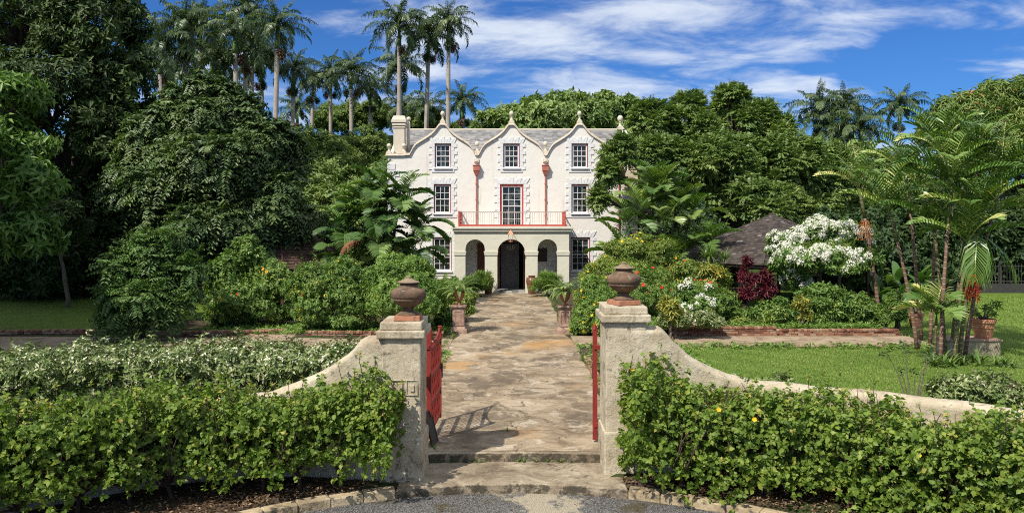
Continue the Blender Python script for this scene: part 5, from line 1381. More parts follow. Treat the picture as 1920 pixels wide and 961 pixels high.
# --- feather palms, areca, broad palm
def feather_palm(base, crown, label, mat_stem, nf=9, L=1.9, fruit=None, tone=.5, droopy=0.0, bend=1.0, sr=.06):
    b = np.array(base, float); c = np.array(crown, float) - b
    t = thing('feather_palm', label, 'palm', tuple(b))
    B = MB(); mid = c * .5; mid[0] *= .8 + .3 * random.random(); mid[0] -= c[0] * .12
    path = [(1 - q) ** 2 * np.zeros(3) + 2 * q * (1 - q) * mid + q * q * c for q in np.linspace(0, 1, 10)]
    path[0][2] = -.1
    B.tube([tuple(p) for p in path[:8]], np.linspace(sr * 1.5, sr, 8), 10); B.build('stem', mat_stem, t, smooth=True)
    B = MB(); B.tube([tuple(path[7]), tuple(path[8]), tuple(path[9])], [sr * 1.25, sr * 1.2, sr * .55], 10); B.build('crownshaft', M['greenstem'], t, smooth=True)
    F = Fol()
    for k in range(nf):
        q = k / (nf - 1); az = k * 2.4 + random.random()
        frond(F, tuple(c), az, 1.5 - .9 * q - droopy + rng.uniform(-.1, .1), L * rng.uniform(.85, 1.15), 21, .70, .058, bend=bend * rng.uniform(.8, 1.3), sweep=.6, vee=.65, plume=.08, drop=.25, tone=tone + rng.uniform(-.4, .4), stemw=.045, start=.12)
    if fruit and fruit[0] == M['fruit']:
        for a_, e_ in ((-.5, -.55), (.9, -.8), (-2.2, -.7)): frond(F, tuple(np.array(path[8])), a_, e_, L * .85, 17, .7, .05, bend=.9, sweep=.8, vee=.1, drop=.9, tone=.45)
    F.build('crown', M['adonidia'], t)
    if fruit:
        mat, q, n, ln = fruit
        G = Fol(); p0 = np.array(path[7]) * (1 - q) + np.array(path[5]) * q
        for k in range(n):
            az = rng.uniform(0, 6.28); s = np.linspace(0, 1, 7); r = rng.uniform(.05, .34)
            C = p0 + np.stack([np.cos(az) * r * np.sin(s * 1.6), np.sin(az) * r * np.sin(s * 1.6), .12 * np.sin(s * 3.1) - ln * s ** 1.5 * rng.uniform(.7, 1.1)], 1)
            G.ribbons(C[None], np.array([[-math.sin(az), math.cos(az), 0]]), np.full((1, 7), .018))
            pb = np.repeat(C[2:], 5, 0) + rdir(25) * .02
            G.leaves(pb, rdir(25), rdir(25), .04, .036)
        G.build('fruit_cluster', mat, t)
    return t
def at(px, py, Y): return (wx(px, Y), Y, wz(py, Y))
def gp(px, py): Y = gy(py); return (wx(px, Y), Y, 0.0)
feather_palm(gp(1651, 612), at(1610, 350, 33), 'slender leaning feather palm with an orange fruit cluster, in the bed', M['redstem'], 10, 2.2, (M['orangefruit'], .1, 26, .75), .75, sr=.055)
FP = [((1728, 640), (1700, 330), 'feather palm with a reddish stem, leftmost of the clump on the right', M['redstem'], None), ((1744, 648), (1762, 285), 'tall feather palm with an upright crown in the clump on the right', M['redstem'], None),
      ((1763, 680), (1785, 345), 'feather palm with a pinkish curved stem at the front of the clump', M['redstem'], None), ((1797, 678), (1840, 405), 'feather palm leaning right with olive stem and red fruit', M['greenstem'], (M['fruit'], .8, 46, .75)),
      ((1783, 668), (1835, 300), 'tallest feather palm at the back of the clump on the right', M['greenstem'], None), ((1773, 670), (1752, 430), 'short feather palm low in the middle of the clump', M['greenstem'], None), ((1808, 672), (1880, 330), 'feather palm bending out of the right edge', M['redstem'], None),
      ((1720, 655), (1668, 395), 'feather palm leaning left out of the clump', M['redstem'], None), ((1790, 682), (1815, 455), 'low feather palm at the front of the clump with drooping fronds', M['greenstem'], None)]
for i, (b, c, lab, st, fr_) in enumerate(FP):
    bb = gp(*b); feather_palm(bb, at(c[0], c[1], bb[1] + 0.3 * (i % 3) - .3), lab, st, 12, 1.95, fr_, .5, sr=.045)
feather_palm(gp(1752, 676), at(1756, 590, 25), 'young feather palm with fronds near the ground at the foot of the clump', M['greenstem'], 8, 1.3, None, .6, .1, 1.2, .03)
def frond_clump(name, label, base, stems, mat, L, n, ll, lw, vee, bend, elev, per, tone=.5, stem_mat=None, drop=.3, dead=0):
    b = np.array(base); t = thing(name, label, 'palm', tuple(b))
    F = Fol(); B = MB(); Dd = Fol()
    for (sx, sy, sz) in stems:
        c = np.array((sx, sy, sz))
        B.tube([(sx * .3, sy * .3, -.1), (sx * .6, sy * .6, sz * .5), (sx, sy, sz - .1)], [.07, .06, .05], 8)
        for k in range(per):
            az = k * 2.4 + rng.random() * 1.2; q = (k + .5) / per
            frond(F, c + rng.normal(size=3) * .08, az, elev[1] - (elev[1] - elev[0]) * q + rng.uniform(-.1, .1), L * rng.uniform(.8, 1.15), n, ll, lw, bend=bend * rng.uniform(.75, 1.25), sweep=.6, vee=vee, drop=drop, tone=tone + rng.uniform(-.45, .4), stemw=.05, start=.22)
    F.build('crown', mat, t); B.build('stems', stem_mat or M['greenstem'], t, smooth=True)
    if dead:
        for k in range(dead): frond(Dd, (-.6, -1.0, 3.3), -2.2 + k * .4, .2, 1.7, 22, .5, .06, bend=1.4, drop=.7, tone=.5)
        Dd.build('dead_frond', M['deadfrond'], t)
    return t
frond_clump('broad_palm', 'broad leaved clumping palm in front of the left end of the house', (wx(712, 41), 41, 0),
            [(0, 0, 5.8), (-1.0, .2, 5.2), (1.0, .1, 5.4), (-.5, -.6, 4.4), (.9, -.5, 4.5), (-1.8, .2, 3.6), (1.8, .1, 4.0), (0.2, .5, 4.8), (-2.0, -.3, 2.6), (.1, -.9, 3.2), (1.9, -.4, 2.8)], M['fanpalm'], 1.95, 19, .86, .105, .5, 1.1, (-.2, 1.5), 9, .5, M['darkbark'], .28, 1)
frond_clump('areca_palm', 'clumping areca palm with upright fronds in front of the right end of the house', (wx(1235, 40.5), 40.5, 0),
            [(0, 0, 5.7), (-.9, .2, 5.0), (.9, .1, 5.2), (-1.5, -.2, 4.0), (1.6, .1, 4.5), (.2, -.6, 4.1), (-.3, .4, 6.0), (-2.0, -.4, 2.6), (2.2, -.3, 3.0), (1.0, -.7, 2.6)], M['areca'], 1.95, 18, .80, .10, .55, .9, (.25, 1.55), 8, .6, None, .2)
# dracaena heads
t = thing('dracaena', 'strap leaved dracaena clump beside the summerhouse roof', 'plant', (wx(1305, 37.8), 37.8, 0)); F = Fol(); B = MB()
for k in range(12):
    p = np.array((rng.uniform(-1.3, 1.3), rng.uniform(-.8, .5), rng.uniform(1.5, 3.7)))
    straps(F, p, 46, .85, .055, (0.0, 1.5), 1.2); B.tube([(p[0] * .3, p[1] * .3, -.1), (p[0] * .8, p[1] * .7, p[2] * .5), tuple(p)], [.05, .04, .03], 7)
F.build('foliage', M['areca'], t); B.build('stems', M['bark'], t)
t = thing('heliconia', 'broad leaved heliconia clump behind the leaning palm', 'plant', (wx(1690, 40), 40, 0)); F = Fol()
straps(F, np.stack([rng.uniform(-1.4, 1.4, 26), rng.uniform(-.6, .6, 26), rng.uniform(.2, 1.4, 26)], 1), 2, 1.7, .42, (.5, 1.5), 1.3, K=8); F.build('foliage', M['banana'], t)

# ================================================================== SHRUBS, HEDGES, BED PLANTS
def shrub(name, label, px, Y, lobes, n, leaf, mat, cat='shrub', sub=9, r=.045, fork=.35, z=0.0, stems=5, fill=.4, low=-.5):
    return make_tree(name, label, cat, (wx(px, Y), Y, z), lobes, n, leaf, mat, M['bark'], (r, r * .7), fork=fork, sub=sub, stems=stems, fill=fill, cname='foliage', tname='stems', low=low)
make_tree('arching_shrub', 'tall arching shrub with long feathery leaves on the left', 'shrub', (wx(272, 30), 30, 0), [lob(285, 485, 30, 52, 36), lob(225, 520, 29.5, 40, 38), lob(335, 515, 30, 38, 40), lob(255, 560, 29, 60, 36), lob(320, 575, 29.5, 40, 36), lob(300, 452, 30, 26, 20), lob(225, 590, 29, 30, 22)], 420, pin_leaf(4, .75, 7, .17, .38, droop=.35, up=.5), M['pinshrub'], M['bark'], (.06, .045), fork=.9, sub=8, subr=(.2, .4), stems=5, fill=.3, cname='foliage', tname='stems', low=-.6)
s = shrub('hibiscus', 'upright hibiscus with orange and red flowers on the left', 470, 34, [lob(430, 520, 34, 42, 50), lob(465, 490, 34, 35, 42), lob(520, 530, 34, 45, 42), lob(480, 560, 33.5, 75, 45), lob(405, 560, 34, 35, 40), lob(455, 460, 34, 16, 22), lob(440, 590, 33.6, 50, 20), lob(520, 588, 33.6, 42, 20)], 2600, whorl_leaf(8, .13, .6), M['shrub'])
add_flowers(s, M['orangeflower'], 13, .15); add_flowers(s, M['redflower'], 9, .11, 'red_blossoms')
s = shrub('hibiscus', 'loose yellowish shrub with small yellow leaves left of the drive', 615, 32.5, [lob(600, 545, 32.5, 55, 45), lob(655, 535, 32.5, 45, 45), lob(565, 550, 32.5, 32, 40), lob(630, 575, 32, 75, 32), lob(590, 598, 32, 42, 16), lob(660, 600, 32, 46, 16), lob(575, 510, 32.5, 14, 18), lob(640, 498, 32.5, 18, 20)], 2700, whorl_leaf(8, .11, .5), M['shrub'])
add_flowers(s, M['yellowflower'], 34, .08); add_flowers(s, M['redflower'], 4, .14, 'red_blossoms')
s = shrub('leafy_bush', 'big bright green bush crowding the left side of the drive', 765, 32.5, [lob(752, 508, 33, 46, 36), lob(798, 545, 32.5, 38, 45), lob(725, 530, 32, 42, 50), lob(765, 560, 31.5, 75, 45), lob(700, 560, 32, 30, 45), lob(790, 510, 33, 24, 22)], 4200, whorl_leaf(8, .115, .45), M['brightshrub'])
add_flowers(s, M['yellowflower'], 12, .12)
for px, py, Y, w, h, m, lab, lf in ((590, 492, 42, 60, 28, 'shrub', 'low rounded bush below the rust brown roof', .2), (690, 480, 41, 60, 30, 'shrub', 'low bush at the foot of the broad palm', .2), (840, 545, 38, 34, 30, 'brightshrub', 'low light green bush on the left edge of the drive', .15), (870, 560, 35, 24, 22, 'limeshrub', 'small lime green bush beside the left pedestal', .13),
                                    (840, 600, 33, 26, 24, 'shrub', 'small bush under the left fern urn', .14)):
    gz = wz(py, Y); shrub('low_bush', lab, px, Y, [lob(px - w * .35, py, Y, w * .6, h), lob(px + w * .35, py + 3, Y, w * .6, h * .9), lob(px, py + 12, Y - .3, w, h)], 700, whorl_leaf(8, lf, .45), M[m])
for px, Y, lab in ((895, 46.2, 'fine leaved round bush left of the porch door'), (1026, 46.0, 'fine leaved round bush right of the porch door')):
    shrub('porch_bush', lab, px, Y, [lob(px, 528, Y, 24, 17), lob(px - 10, 538, Y - .2, 22, 14), lob(px + 10, 536, Y - .2, 22, 15)], 900, lambda F, P, D: straps(F, P, 5, .34, .03, (.0, 1.3), .8, K=3), M['brightshrub'], fork=.25)
# right of the drive
s = shrub('allamanda', 'tall yellow flowered bush right of the drive by the house', 1175, 37, [lob(1180, 480, 37, 55, 32), lob(1230, 480, 37.5, 38, 28), lob(1145, 515, 36.5, 38, 30), lob(1190, 530, 36, 70, 40), lob(1105, 535, 37, 26, 28), lob(1150, 462, 37, 16, 20), lob(1205, 452, 37, 18, 18), lob(1245, 462, 37, 14, 18), lob(1108, 512, 36.8, 14, 18), lob(1090, 560, 36.5, 18, 22)], 4200, whorl_leaf(7, .13, .33), M['limeshrub'])
add_flowers(s, M['yellowflower'], 60, .14)
s = shrub('allamanda', 'yellow flowered bush spilling onto the right edge of the drive', 1110, 30.5, [lob(1112, 560, 31, 36, 42), lob(1095, 600, 30.5, 30, 40), lob(1130, 605, 30, 35, 40), lob(1145, 560, 31.5, 30, 36)], 2600, whorl_leaf(7, .11, .4), M['brightshrub'])
add_flowers(s, M['yellowflower'], 26, .11)
s = shrub('twiggy_shrub', 'thin twiggy shrub behind the right urn', 1225, 34, [lob(1215, 540, 34, 40, 38), lob(1250, 560, 33.5, 40, 36), lob(1200, 580, 33, 40, 30)], 900, whorl_leaf(7, .13, .35), M['shrub'], fill=.2)
add_flowers(s, M['redflower'], 8, .16)
s = shrub('red_edged_shrub', 'shrub with reddish orange flower tips left of the summerhouse', 1300, 37, [lob(1285, 515, 37, 34, 24), lob(1330, 520, 37, 36, 26), lob(1310, 545, 36.5, 50, 26)], 900, whorl_leaf(8, .16, .4), M['limeshrub'])
add_flowers(s, M['redflower'], 18, .15)
s = shrub('ixora', 'low bush with heads of white flowers in the right bed', 1303, 31.5, [lob(1300, 552, 31.5, 34, 24), lob(1328, 560, 31.5, 22, 24), lob(1305, 580, 31, 45, 22)], 700, whorl_leaf(8, .15, .5), M['shrub'], z=.3)
add_flowers(s, M['whiteflower'], 20, .1, heads=(.14, 60, .06))
shrub('croton', 'yellow croton low behind the right gate pier', 1258, 29, [lob(1255, 574, 29, 15, 13), lob(1263, 588, 29, 14, 10)], 80, whorl_leaf(9, .26, .22, up=.6), M['croton'])
shrub('croton', 'golden croton beside the summerhouse eaves', 1335, 36.5, [lob(1326, 508, 36.5, 14, 12), lob(1346, 514, 36.5, 12, 12)], 90, whorl_leaf(9, .24, .22, up=.6), M['croton'], z=.3)
shrub('croton', 'yellow croton among the green bed plants right of the maroon cordyline', 1505, 31, [lob(1502, 570, 31, 10, 14), lob(1512, 592, 31, 9, 11)], 70, whorl_leaf(9, .2, .22, up=.6), M['croton'], z=.3)
for px, py, w, h, lab in ((1265, 598, 34, 16, 'low cream edged plant beside the right gate pier'), (1320, 600, 34, 14, 'low cream edged plant along the brick wall')):
    shrub('variegated_plant', lab, px, 29.3 if px < 1300 else 31, [lob(px, py, 29.3, w, h), lob(px + 14, py + 5, 29.3, w * .7, h * .8)], 420, whorl_leaf(8, .14, .45), M['variegated'], z=0 if px < 1300 else .3)
shrub('cordyline', 'dark maroon cordyline on bare stems in the right bed', 1402, 32, [lob(1402, 490, 32, 6, 13), lob(1395, 517, 32, 10, 14), lob(1411, 522, 32, 9, 14), lob(1401, 552, 31.8, 13, 14)], 190, whorl_leaf(9, .17, .28, up=.7, spread=.75), M['maroon'], z=.3, fork=1.0, r=.035, stems=3)
shrub('cordyline', 'small bright red cordyline right of the maroon one', 1440, 32, [lob(1440, 545, 32, 11, 10), lob(1434, 522, 32, 8, 12)], 80, whorl_leaf(9, .28, .2, up=.5), M['maroon'], z=.3)
s = shrub('white_flowering_tree', 'spreading shrub covered in large white flower heads in front of the summerhouse', 1545, 36.2, [lob(1480, 465, 36.2, 40, 28), lob(1545, 450, 36.2, 55, 34), lob(1596, 445, 36.6, 38, 32), lob(1540, 485, 34, 85, 32), lob(1478, 500, 34, 30, 26), lob(1495, 530, 34, 24, 18)], 1500, whorl_leaf(9, .24, .42), M['shrub'], z=.3, fork=1.6, r=.07, stems=3, fill=.3)
add_flowers(s, M['whiteflower'], 175, .14, heads=(.17, 70, .075), dmin=-.25)
add_flowers(s, M['whiteflower'], 40, .14, 'lower_blossoms', heads=(.14, 50, .07), dmin=-.6)
for px, py, w, h, m, lf, wd, lab in ((1350, 565, 34, 30, 'shrub', .17, .4, 'green bush left of the maroon cordyline'), (1445, 575, 36, 26, 'shrub', .2, .4, 'glossy green bed plant between the cordylines and the croton'), (1475, 595, 26, 16, 'brightshrub', .16, .35, 'low bright bed plant at the foot of the white flowering shrub'),
                                     (1560, 580, 34, 24, 'brightshrub', .2, .3, 'long leaved bed plant under the white flowering shrub'), (1600, 570, 30, 28, 'shrub', .2, .3, 'taller long leaved bed plant next to the leaning palm'), (1640, 590, 20, 22, 'brightshrub', .18, .3, 'small bed plant at the foot of the leaning palm'), (1385, 600, 26, 12, 'limeshrub', .15, .35, 'low light plant on the brick wall below the cordyline'),
                                     (1682, 570, 14, 34, 'shrub', .16, .35, 'slim upright plant on the lawn right of the leaning palm'), (1540, 555, 40, 24, 'shrub', .22, .4, 'leafy plant in the shade beneath the white flowering shrub')):
    shrub('bed_plant', lab, px, 32, [lob(px, py, 32, w, h * .8), lob(px - w * .4, py + h * .4, 31.8, w * .7, h * .7), lob(px + w * .4, py + h * .4, 31.8, w * .7, h * .7)], 420, whorl_leaf(8, lf, wd, up=.5), M[m], z=.28)
t = thing('arching_lily', 'arching strap leaved lily by the brick wall under the cordyline', 'plant', (wx(1435, 31), 31, .3)); F = Fol(); straps(F, np.array([[0, 0, 0], [.25, .1, 0]]), 26, .95, .06, (.6, 1.5), 1.7); F.build('foliage', M['limeshrub'], t)
# flower in the left jar, plants in the pots, plants at the palm foot
t = thing('jar_plant', 'spiky plant growing out of the left brown jar', 'plant', (wx(915.5, jy), jy, 1.02)); F = Fol(); straps(F, np.array([[0, 0, 0], [.05, .05, .1], [-.06, 0, .05]]), 22, .5, .06, (.4, 1.5), 1.2); F.build('foliage', M['fern'], t)
t = thing('porch_fern', 'fern showing inside the right hand porch arch', 'fern', (PX(1033), 49.6, .35)); F = Fol()
for k in range(26): frond(F, (0, 0, .3), rng.random() * 6.28, rng.uniform(.3, 1.3), .9, 18, .12, .04, bend=1.4, tone=rng.random())
F.build('fronds', M['shrub'], t); B = MB(); B.lathe([(.16, -.3), (.24, .25), (.26, .3), (.2, .3)], n=16); B.build('fern_pot', M['pot'], t)
for px, Y, z, lab in ((1844, 26.25, 1.17, 'sparse branching succulent in the large terracotta pot'), (1717, 33, .56, 'grey green plant in the smaller terracotta pot')):
    t = thing('pot_plant', lab, 'plant', (wx(px, Y), Y, z)); F = Fol(); B = MB()
    for k in range(9):
        a = k * .7 + .3; e = np.array((.55 * math.cos(a) * rng.uniform(.5, 1), .4 * math.sin(a), rng.uniform(.2, .5))); B.tube(bez((0, 0, -.05), e, .15, 5, .04), [.03, .025, .02, .014, .01], 6)
        whorls(F, e[None] + rng.normal(size=(4, 3)) * .05, un(e[None] + rng.normal(size=(4, 3)) * .2), 8, .14, .35)
    F.build('foliage', M['shrub'], t); B.build('stems', M['bark'], t)
t = thing('strap_leaf_plant', 'dark strap leaved plants at the foot of the feather palms', 'plant', (wx(1795, 25), 24.6, 0)); F = Fol(); straps(F, np.stack([rng.uniform(-1.2, 1.3, 16), rng.uniform(-.5, .6, 16), np.zeros(16)], 1), 16, .65, .06, (.3, 1.4), 1.5); F.build('foliage', M['areca'], t)
t = thing('bare_sapling', 'thin nearly leafless sapling on the lawn behind the right wall', 'sapling', (wx(1712, 17.6), 17.6, 0)); F = Fol(); B = MB()
for e in ((-.55, .1, 1.55), (.3, 0, 1.5), (.1, .1, 1.1), (.25, -.1, .9), (-.3, 0, 1.2), (.5, .1, 1.6), (-.15, .2, 1.7)):
    B.tube(bez((0, 0, -.1), (e[0] * .4, e[1] * .4, e[2] * .5), 0, 4, .02) + bez((e[0] * .42, e[1] * .42, e[2] * .52), e, .05, 4, .03), [.022, .02, .018, .015, .013, .011, .008, .005], 6); whorls(F, np.array(e)[None] + rng.normal(size=(2, 3)) * .06, UP[None].repeat(2, 0), 6, .12, .4)
F.build('foliage', M['darkshrub'], t); B.build('stems', M['bark'], t)

def hedge(name, label, line, w, z0, z1, n, leaf, mat, bumps=.12, stemstep=.7, height=None, ground=-0.2, bare=.0, shoots=0):
    """A clipped hedge along a plan curve: leaf sprays over a lumpy rounded section, branching stems inside."""
    A = smooth_line(line); c = A.mean(0); t = thing(name, label, 'hedge', (c[0], c[1], 0))
    s = np.concatenate([[0], np.cumsum(np.linalg.norm(np.diff(A, axis=0), axis=1))])
    u = rng.random(n) * s[-1]; P0 = np.stack([np.interp(u, s, A[:, 0]), np.interp(u, s, A[:, 1])], 1)
    T = un(np.gradient(A, axis=0)); tx = np.stack([np.interp(u, s, T[:, 0]), np.interp(u, s, T[:, 1])], 1); nx = np.stack([-tx[:, 1], tx[:, 0]], 1)
    ph = rng.uniform(-.9, math.pi + .9, n); e = 0.62
    cx_, sz_ = np.sign(np.cos(ph)) * np.abs(np.cos(ph)) ** e, np.sign(np.sin(ph)) * np.abs(np.sin(ph)) ** e
    top = z1 + (np.interp(u, height[0], height[1]) if height else 0)
    ph1 = rng.random(6) * 6
    lump = 1 + bumps * (np.sin(u * 2.1 + ph1[0] + ph * 1.5) + np.sin(u * 5.3 + ph1[1] - ph * 2) * .7 + np.sin(u * 9.1 + ph * 4 + ph1[2]) * .45)
    dep = (1 - .75 * rng.random(n) ** 1.5) * (1 + .16 * np.maximum(rng.normal(size=n), 0))
    hw, hh, zc = w / 2, (top - z0) / 2, (top + z0) / 2
    off = hw * cx_ * lump * dep
    P = np.stack([P0[:, 0] + nx[:, 0] * off, P0[:, 1] + nx[:, 1] * off, zc + hh * sz_ * lump * dep], 1)
    D = un(np.stack([nx[:, 0] * np.cos(ph), nx[:, 1] * np.cos(ph), np.sin(ph)], 1))
    keep = rng.random(n) > bare * np.clip(1 - (P[:, 2] - z0) / (0.5 * (z1 - z0)), 0, 1)
    P, D = P[keep], D[keep]
    F = Fol(); leaf(F, P - np.array((c[0], c[1], 0)), D); F.build('foliage', mat, t)
    root_pts[t.name] = (P, D)
    B = MB(); S_ = []
    for q in np.arange(.95, s[-1], stemstep):
        b = np.array((np.interp(q, s, A[:, 0]) - c[0] + rng.normal() * .05, np.interp(q, s, A[:, 1]) - c[1] + rng.normal() * .06, ground - .08))
        hh_ = np.interp(q, height[0], height[1]) if height else 0
        k0 = b + np.array((rng.normal() * .06, rng.normal() * .06, .35)); B.tube(bez(b, k0, 0, 4, .04), [.05, .04, .035, .032], 7)
        for k in range(11):
            m_ = k0 + np.array((rng.normal() * .28, rng.normal() * .22, rng.uniform(.25, .5))); B.tube(bez(k0, m_, 0, 4, .07), [.026, .02, .017, .014], 6)
            for j in range(3):
                e_ = m_ + np.array((rng.normal() * .25, rng.normal() * .25, rng.uniform(.2, max(.3, z1 + hh_ - m_[2] + .08)))); B.tube(bez(m_, e_, 0, 4, .06), [.012, .01, .008, .005], 5)
    for k in range(shoots):      # bare and leafy shoots the shears missed
        i = rng.integers(len(P)); 
        if D[i, 2] < .45: continue
        p0 = P[i] - np.array((c[0], c[1], 0)); e_ = p0 + np.array((rng.normal() * .09, rng.normal() * .09, rng.uniform(.08, .34)))
        B.tube(bez(p0 - UP * .25, e_, 0, 4, .05), [.008, .007, .006, .004], 5)
        if rng.random() < .75: S_.append(e_)
    B.build('stems', M['redbark'], t)
    if S_:
        F2 = Fol(); S_ = np.array(S_); whorls(F2, S_, np.tile(UP, (len(S_), 1)), 7, .07, .6, up=1.0, tpl='round', tone=np.full(len(S_), .55)); F2.build('foliage', mat, t)
    return t
HT_ = dict(tpl='round', droop=.35, spread=1.1, tumble=.65, sz=(.45, 1.4))
hl = hedge('clipped_hedge', 'long clipped green hedge in front of the left garden wall', [(-1.95, 13.75), (-3.5, 13.9), (-5, 13.6), (-6.3, 13.0), (-7.5, 12.2), (-9.2, 10.9), (-10.2, 9.7)], 1.25, .10, 1.55, 12000, whorl_leaf(6, .070, .74, **HT_), M['hedge'], bumps=.17, bare=.5, height=([0, .9, 1.6, 2.4, 4, 9], [.08, .02, -.16, -.08, .02, .06]), shoots=420)
hr = hedge('clipped_hedge', 'leafy green hedge in front of the right garden wall', [(1.95, 13.85), (3.0, 13.95), (4.2, 13.75), (5.5, 13.15), (6.8, 12.2), (8.4, 10.8), (9.6, 9.3)], 1.25, -.10, 1.42, 12500, whorl_leaf(6, .074, .74, **HT_), M['hedge'], bumps=.2, bare=.3, height=([0, .6, 1.4, 2.6, 4, 9], [.36, .32, .12, .0, -.03, -.04]), shoots=520)
add_flowers(hr, M['yellowflower'], 12, .085, up=.2, dmin=.1)
hv = hedge('variegated_hedge', 'broad cream leaved hedge behind the left garden wall', [(-3.3, 18.5), (-6, 19.2), (-9, 19.2), (-12, 18.3), (-15, 16.8)], 2.3, .1, 1.42, 7000, whorl_leaf(7, .13, .42, droop=.15), M['variegated'], stemstep=1.2, ground=0)
add_flowers(hv, M['whiteflower'], 1000, .055, 'pale_bracts', dmin=.5)
hedge('variegated_hedge', 'low cream leaved plants along the back of the right wall, near the pier', [(3.9, 16.6), (4.8, 16.7), (5.8, 16.5)], .9, .1, 1.05, 1300, whorl_leaf(7, .13, .4), M['variegated'], stemstep=.8, ground=0, bumps=.2)
hedge('variegated_hedge', 'low cream leaved plants along the back of the right wall, at the right edge', [(8.9, 16.9), (10.4, 16.9), (12.5, 16.4)], 1.0, .1, 1.0, 1500, whorl_leaf(7, .13, .4), M['variegated'], stemstep=.8, ground=0, bumps=.2)

# ---- ground growth: grass, cover, litter, pebbles
def scatter(poly_fn, n): return poly_fn(n)
F = Fol()
n = 120000; p = np.stack([rng.uniform(2.9, 17, n), 15.4 + 12.4 * rng.random(n) ** 1.0, np.full(n, .0)], 1)
p = p[(p[:, 1] > np.interp(p[:, 0], ARC_R[:, 0], ARC_R[:, 1]) + .3)]
k_ = np.sin(p[:, 0] * 1.3 + np.sin(p[:, 1] * .9)) * np.sin(p[:, 1] * 1.1 + 2) + .6 * np.sin(p[:, 0] * 3.7 + p[:, 1] * 2.9)
for lo, hi, tn in ((-9, -.5, (0, .45)), (-.5, .45, (.15, .75)), (.45, 9, (.45, 1))): straps(F, p[(k_ > lo) & (k_ <= hi)], 1, .07, .014, (.7, 1.55), .8, tn, K=3)
n = 60000; p = np.stack([rng.uniform(14.8, 34, n), rng.uniform(25, 46, n), np.zeros(n)], 1); straps(F, p, 1, .09, .025, (.7, 1.55), .8, K=3)
struct(F.build('grass', M['grass']), 'stuff')
F = Fol()
n = 2600; cut = lambda a: a[(np.sin(a[:, 0] * 1.7) + np.sin(a[:, 0] * 4.1 + 1) + rng.normal(size=len(a))) > .6]
p = np.concatenate([np.stack([rng.uniform(2.3, 14.0, n), 30.25 + 6 * rng.random(n) ** 1.5, np.full(n, .33)], 1),
     np.stack([rng.uniform(2.1, 6.0, 900), rng.uniform(18, 28, 900), np.full(900, .05)], 1)[rng.random(900) < .35],
     np.stack([rng.uniform(-12.5, -2.2, 900), rng.uniform(30.8, 34, 900), np.full(900, .05)], 1),
     np.stack([rng.uniform(-9, -2.0, 500), rng.uniform(20.5, 26.5, 500), np.full(500, .05)], 1),
     np.stack([rng.uniform(2.5, 14.5, 700), rng.uniform(27.3, 28.2, 700), np.full(700, .05)], 1)[:170]])
whorls(F, p, np.tile(UP, (len(p), 1)), 9, .16, .4, up=.4)
struct(F.build('ground_cover', M['brightshrub']), 'stuff')
F = Fol()
def along(A, sgn, n, lo, hi, z):
    i = rng.integers(0, len(A), n); t = rng.uniform(lo, hi, n); q = A[i] * (1 - t)[:, None] + t[:, None] * np.array([0, 7.4])
    return np.stack([sgn * q[:, 0], q[:, 1], np.full(n, z)], 1)
p = np.concatenate([along(ARC_L, -1, 5200, .03, .25, -.15), along(ARC_R, 1, 5200, .03, .25, -.15)]); p = p[np.hypot(p[:, 0], p[:, 1] - KERB[1]) > 7.15]
F.leaves(p + rng.normal(size=p.shape) * np.array([0.02, .02, .012]), un(rng.normal(size=p.shape) * np.array([1, 1, .25])), un(UP + rng.normal(size=p.shape) * .35), .075, .035)
p = np.stack([rng.uniform(-13, -2.2, 1800), rng.uniform(21, 31, 1800), np.full(1800, .03)], 1); F.leaves(p, un(rng.normal(size=p.shape) * np.array([1, 1, .2])), un(UP + rng.normal(size=p.shape) * .3), .09, .045)
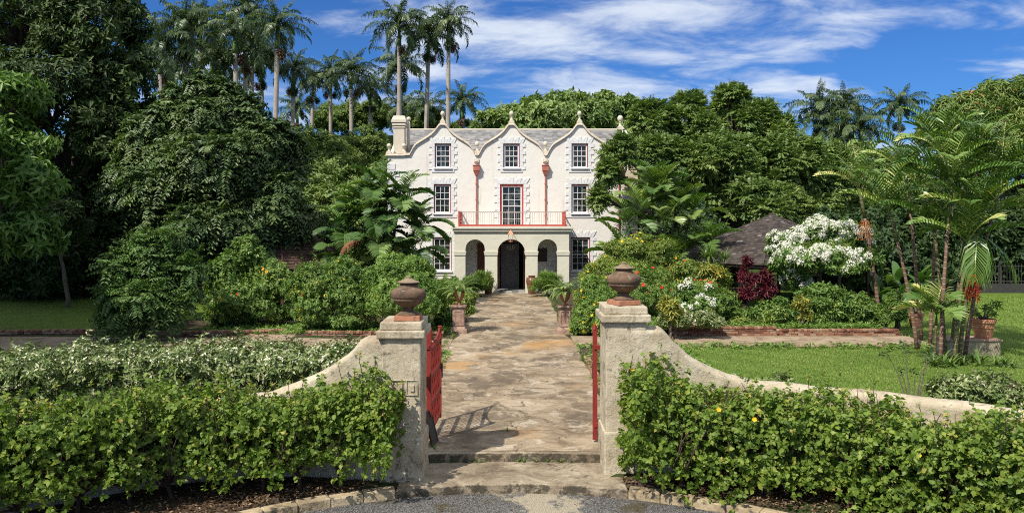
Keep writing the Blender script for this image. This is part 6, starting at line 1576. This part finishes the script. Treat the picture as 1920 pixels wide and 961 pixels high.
p = np.stack([rng.uniform(-1.8, 1.8, 160), rng.uniform(15.6, 40, 160), np.full(160, .025)], 1); F.leaves(p, un(rng.normal(size=p.shape) * np.array([1, 1, .1])), un(UP + rng.normal(size=p.shape) * .2), .06, .03)
p = np.stack([rng.uniform(3.5, 16, 320), rng.uniform(16, 27.5, 320), np.full(320, .05)], 1); F.leaves(p, un(rng.normal(size=p.shape) * np.array([1, 1, .2])), un(UP + rng.normal(size=p.shape) * .3), .085, .045)
struct(F.build('leaf_litter', M['litter']), 'stuff')
F = Fol()   # tufts in the joints of the drive and steps
p = np.concatenate([np.stack([sg * (np.interp(yy, [16, 29, 31.5, 48], [2.25, 2.3, 2.02, 2.05]) + np.abs(rng.normal(size=120)) * .1), yy, np.zeros(120)], 1) for sg, yy in ((-1, rng.uniform(16, 45, 120)), (1, rng.uniform(16, 45, 120)))] + [np.stack([rng.uniform(-1.7, 1.7, 16), np.full(16, 15.3), np.full(16, -.17)], 1), np.array([[-1.5, 15.55, 0.0], [-1.55, 15.7, 0], [-.1, 16.9, 0], [1.2, 14.2, -.3]])])
straps(F, p, 10, .16, .014, (.5, 1.5), 1.4); struct(F.build('weeds', M['shrub']), 'stuff')
OC = np.array([[1, 0, 0], [-1, 0, 0], [0, 1, 0], [0, -1, 0], [0, 0, .7], [0, 0, -.7]], float); OT = np.array([[0, 2, 4], [2, 1, 4], [1, 3, 4], [3, 0, 4], [2, 0, 5], [1, 2, 5], [3, 1, 5], [0, 3, 5]])
n = 16000; a = rng.uniform(-.75, .75, n); r_ = 6.87 - 2.2 * rng.random(n) ** 1.3; p = np.stack([r_ * np.sin(a), KERB[1] + r_ * np.cos(a), np.full(n, -.337)], 1)
keep = (np.abs(p[:, 0] - .55) > .75 + .25 * rng.normal(size=n)); p = p[keep]; n = len(p)
Vp = p[:, None] + OC[None] * (rng.uniform(.005, .015, (n, 1, 1))) * (1 + .4 * rng.normal(size=(n, 6, 1)))
struct(mk('gravel', Vp.reshape(-1, 3), (OT[None] + np.arange(n)[:, None, None] * 6).reshape(-1, 3), M['gravel']), 'stuff')
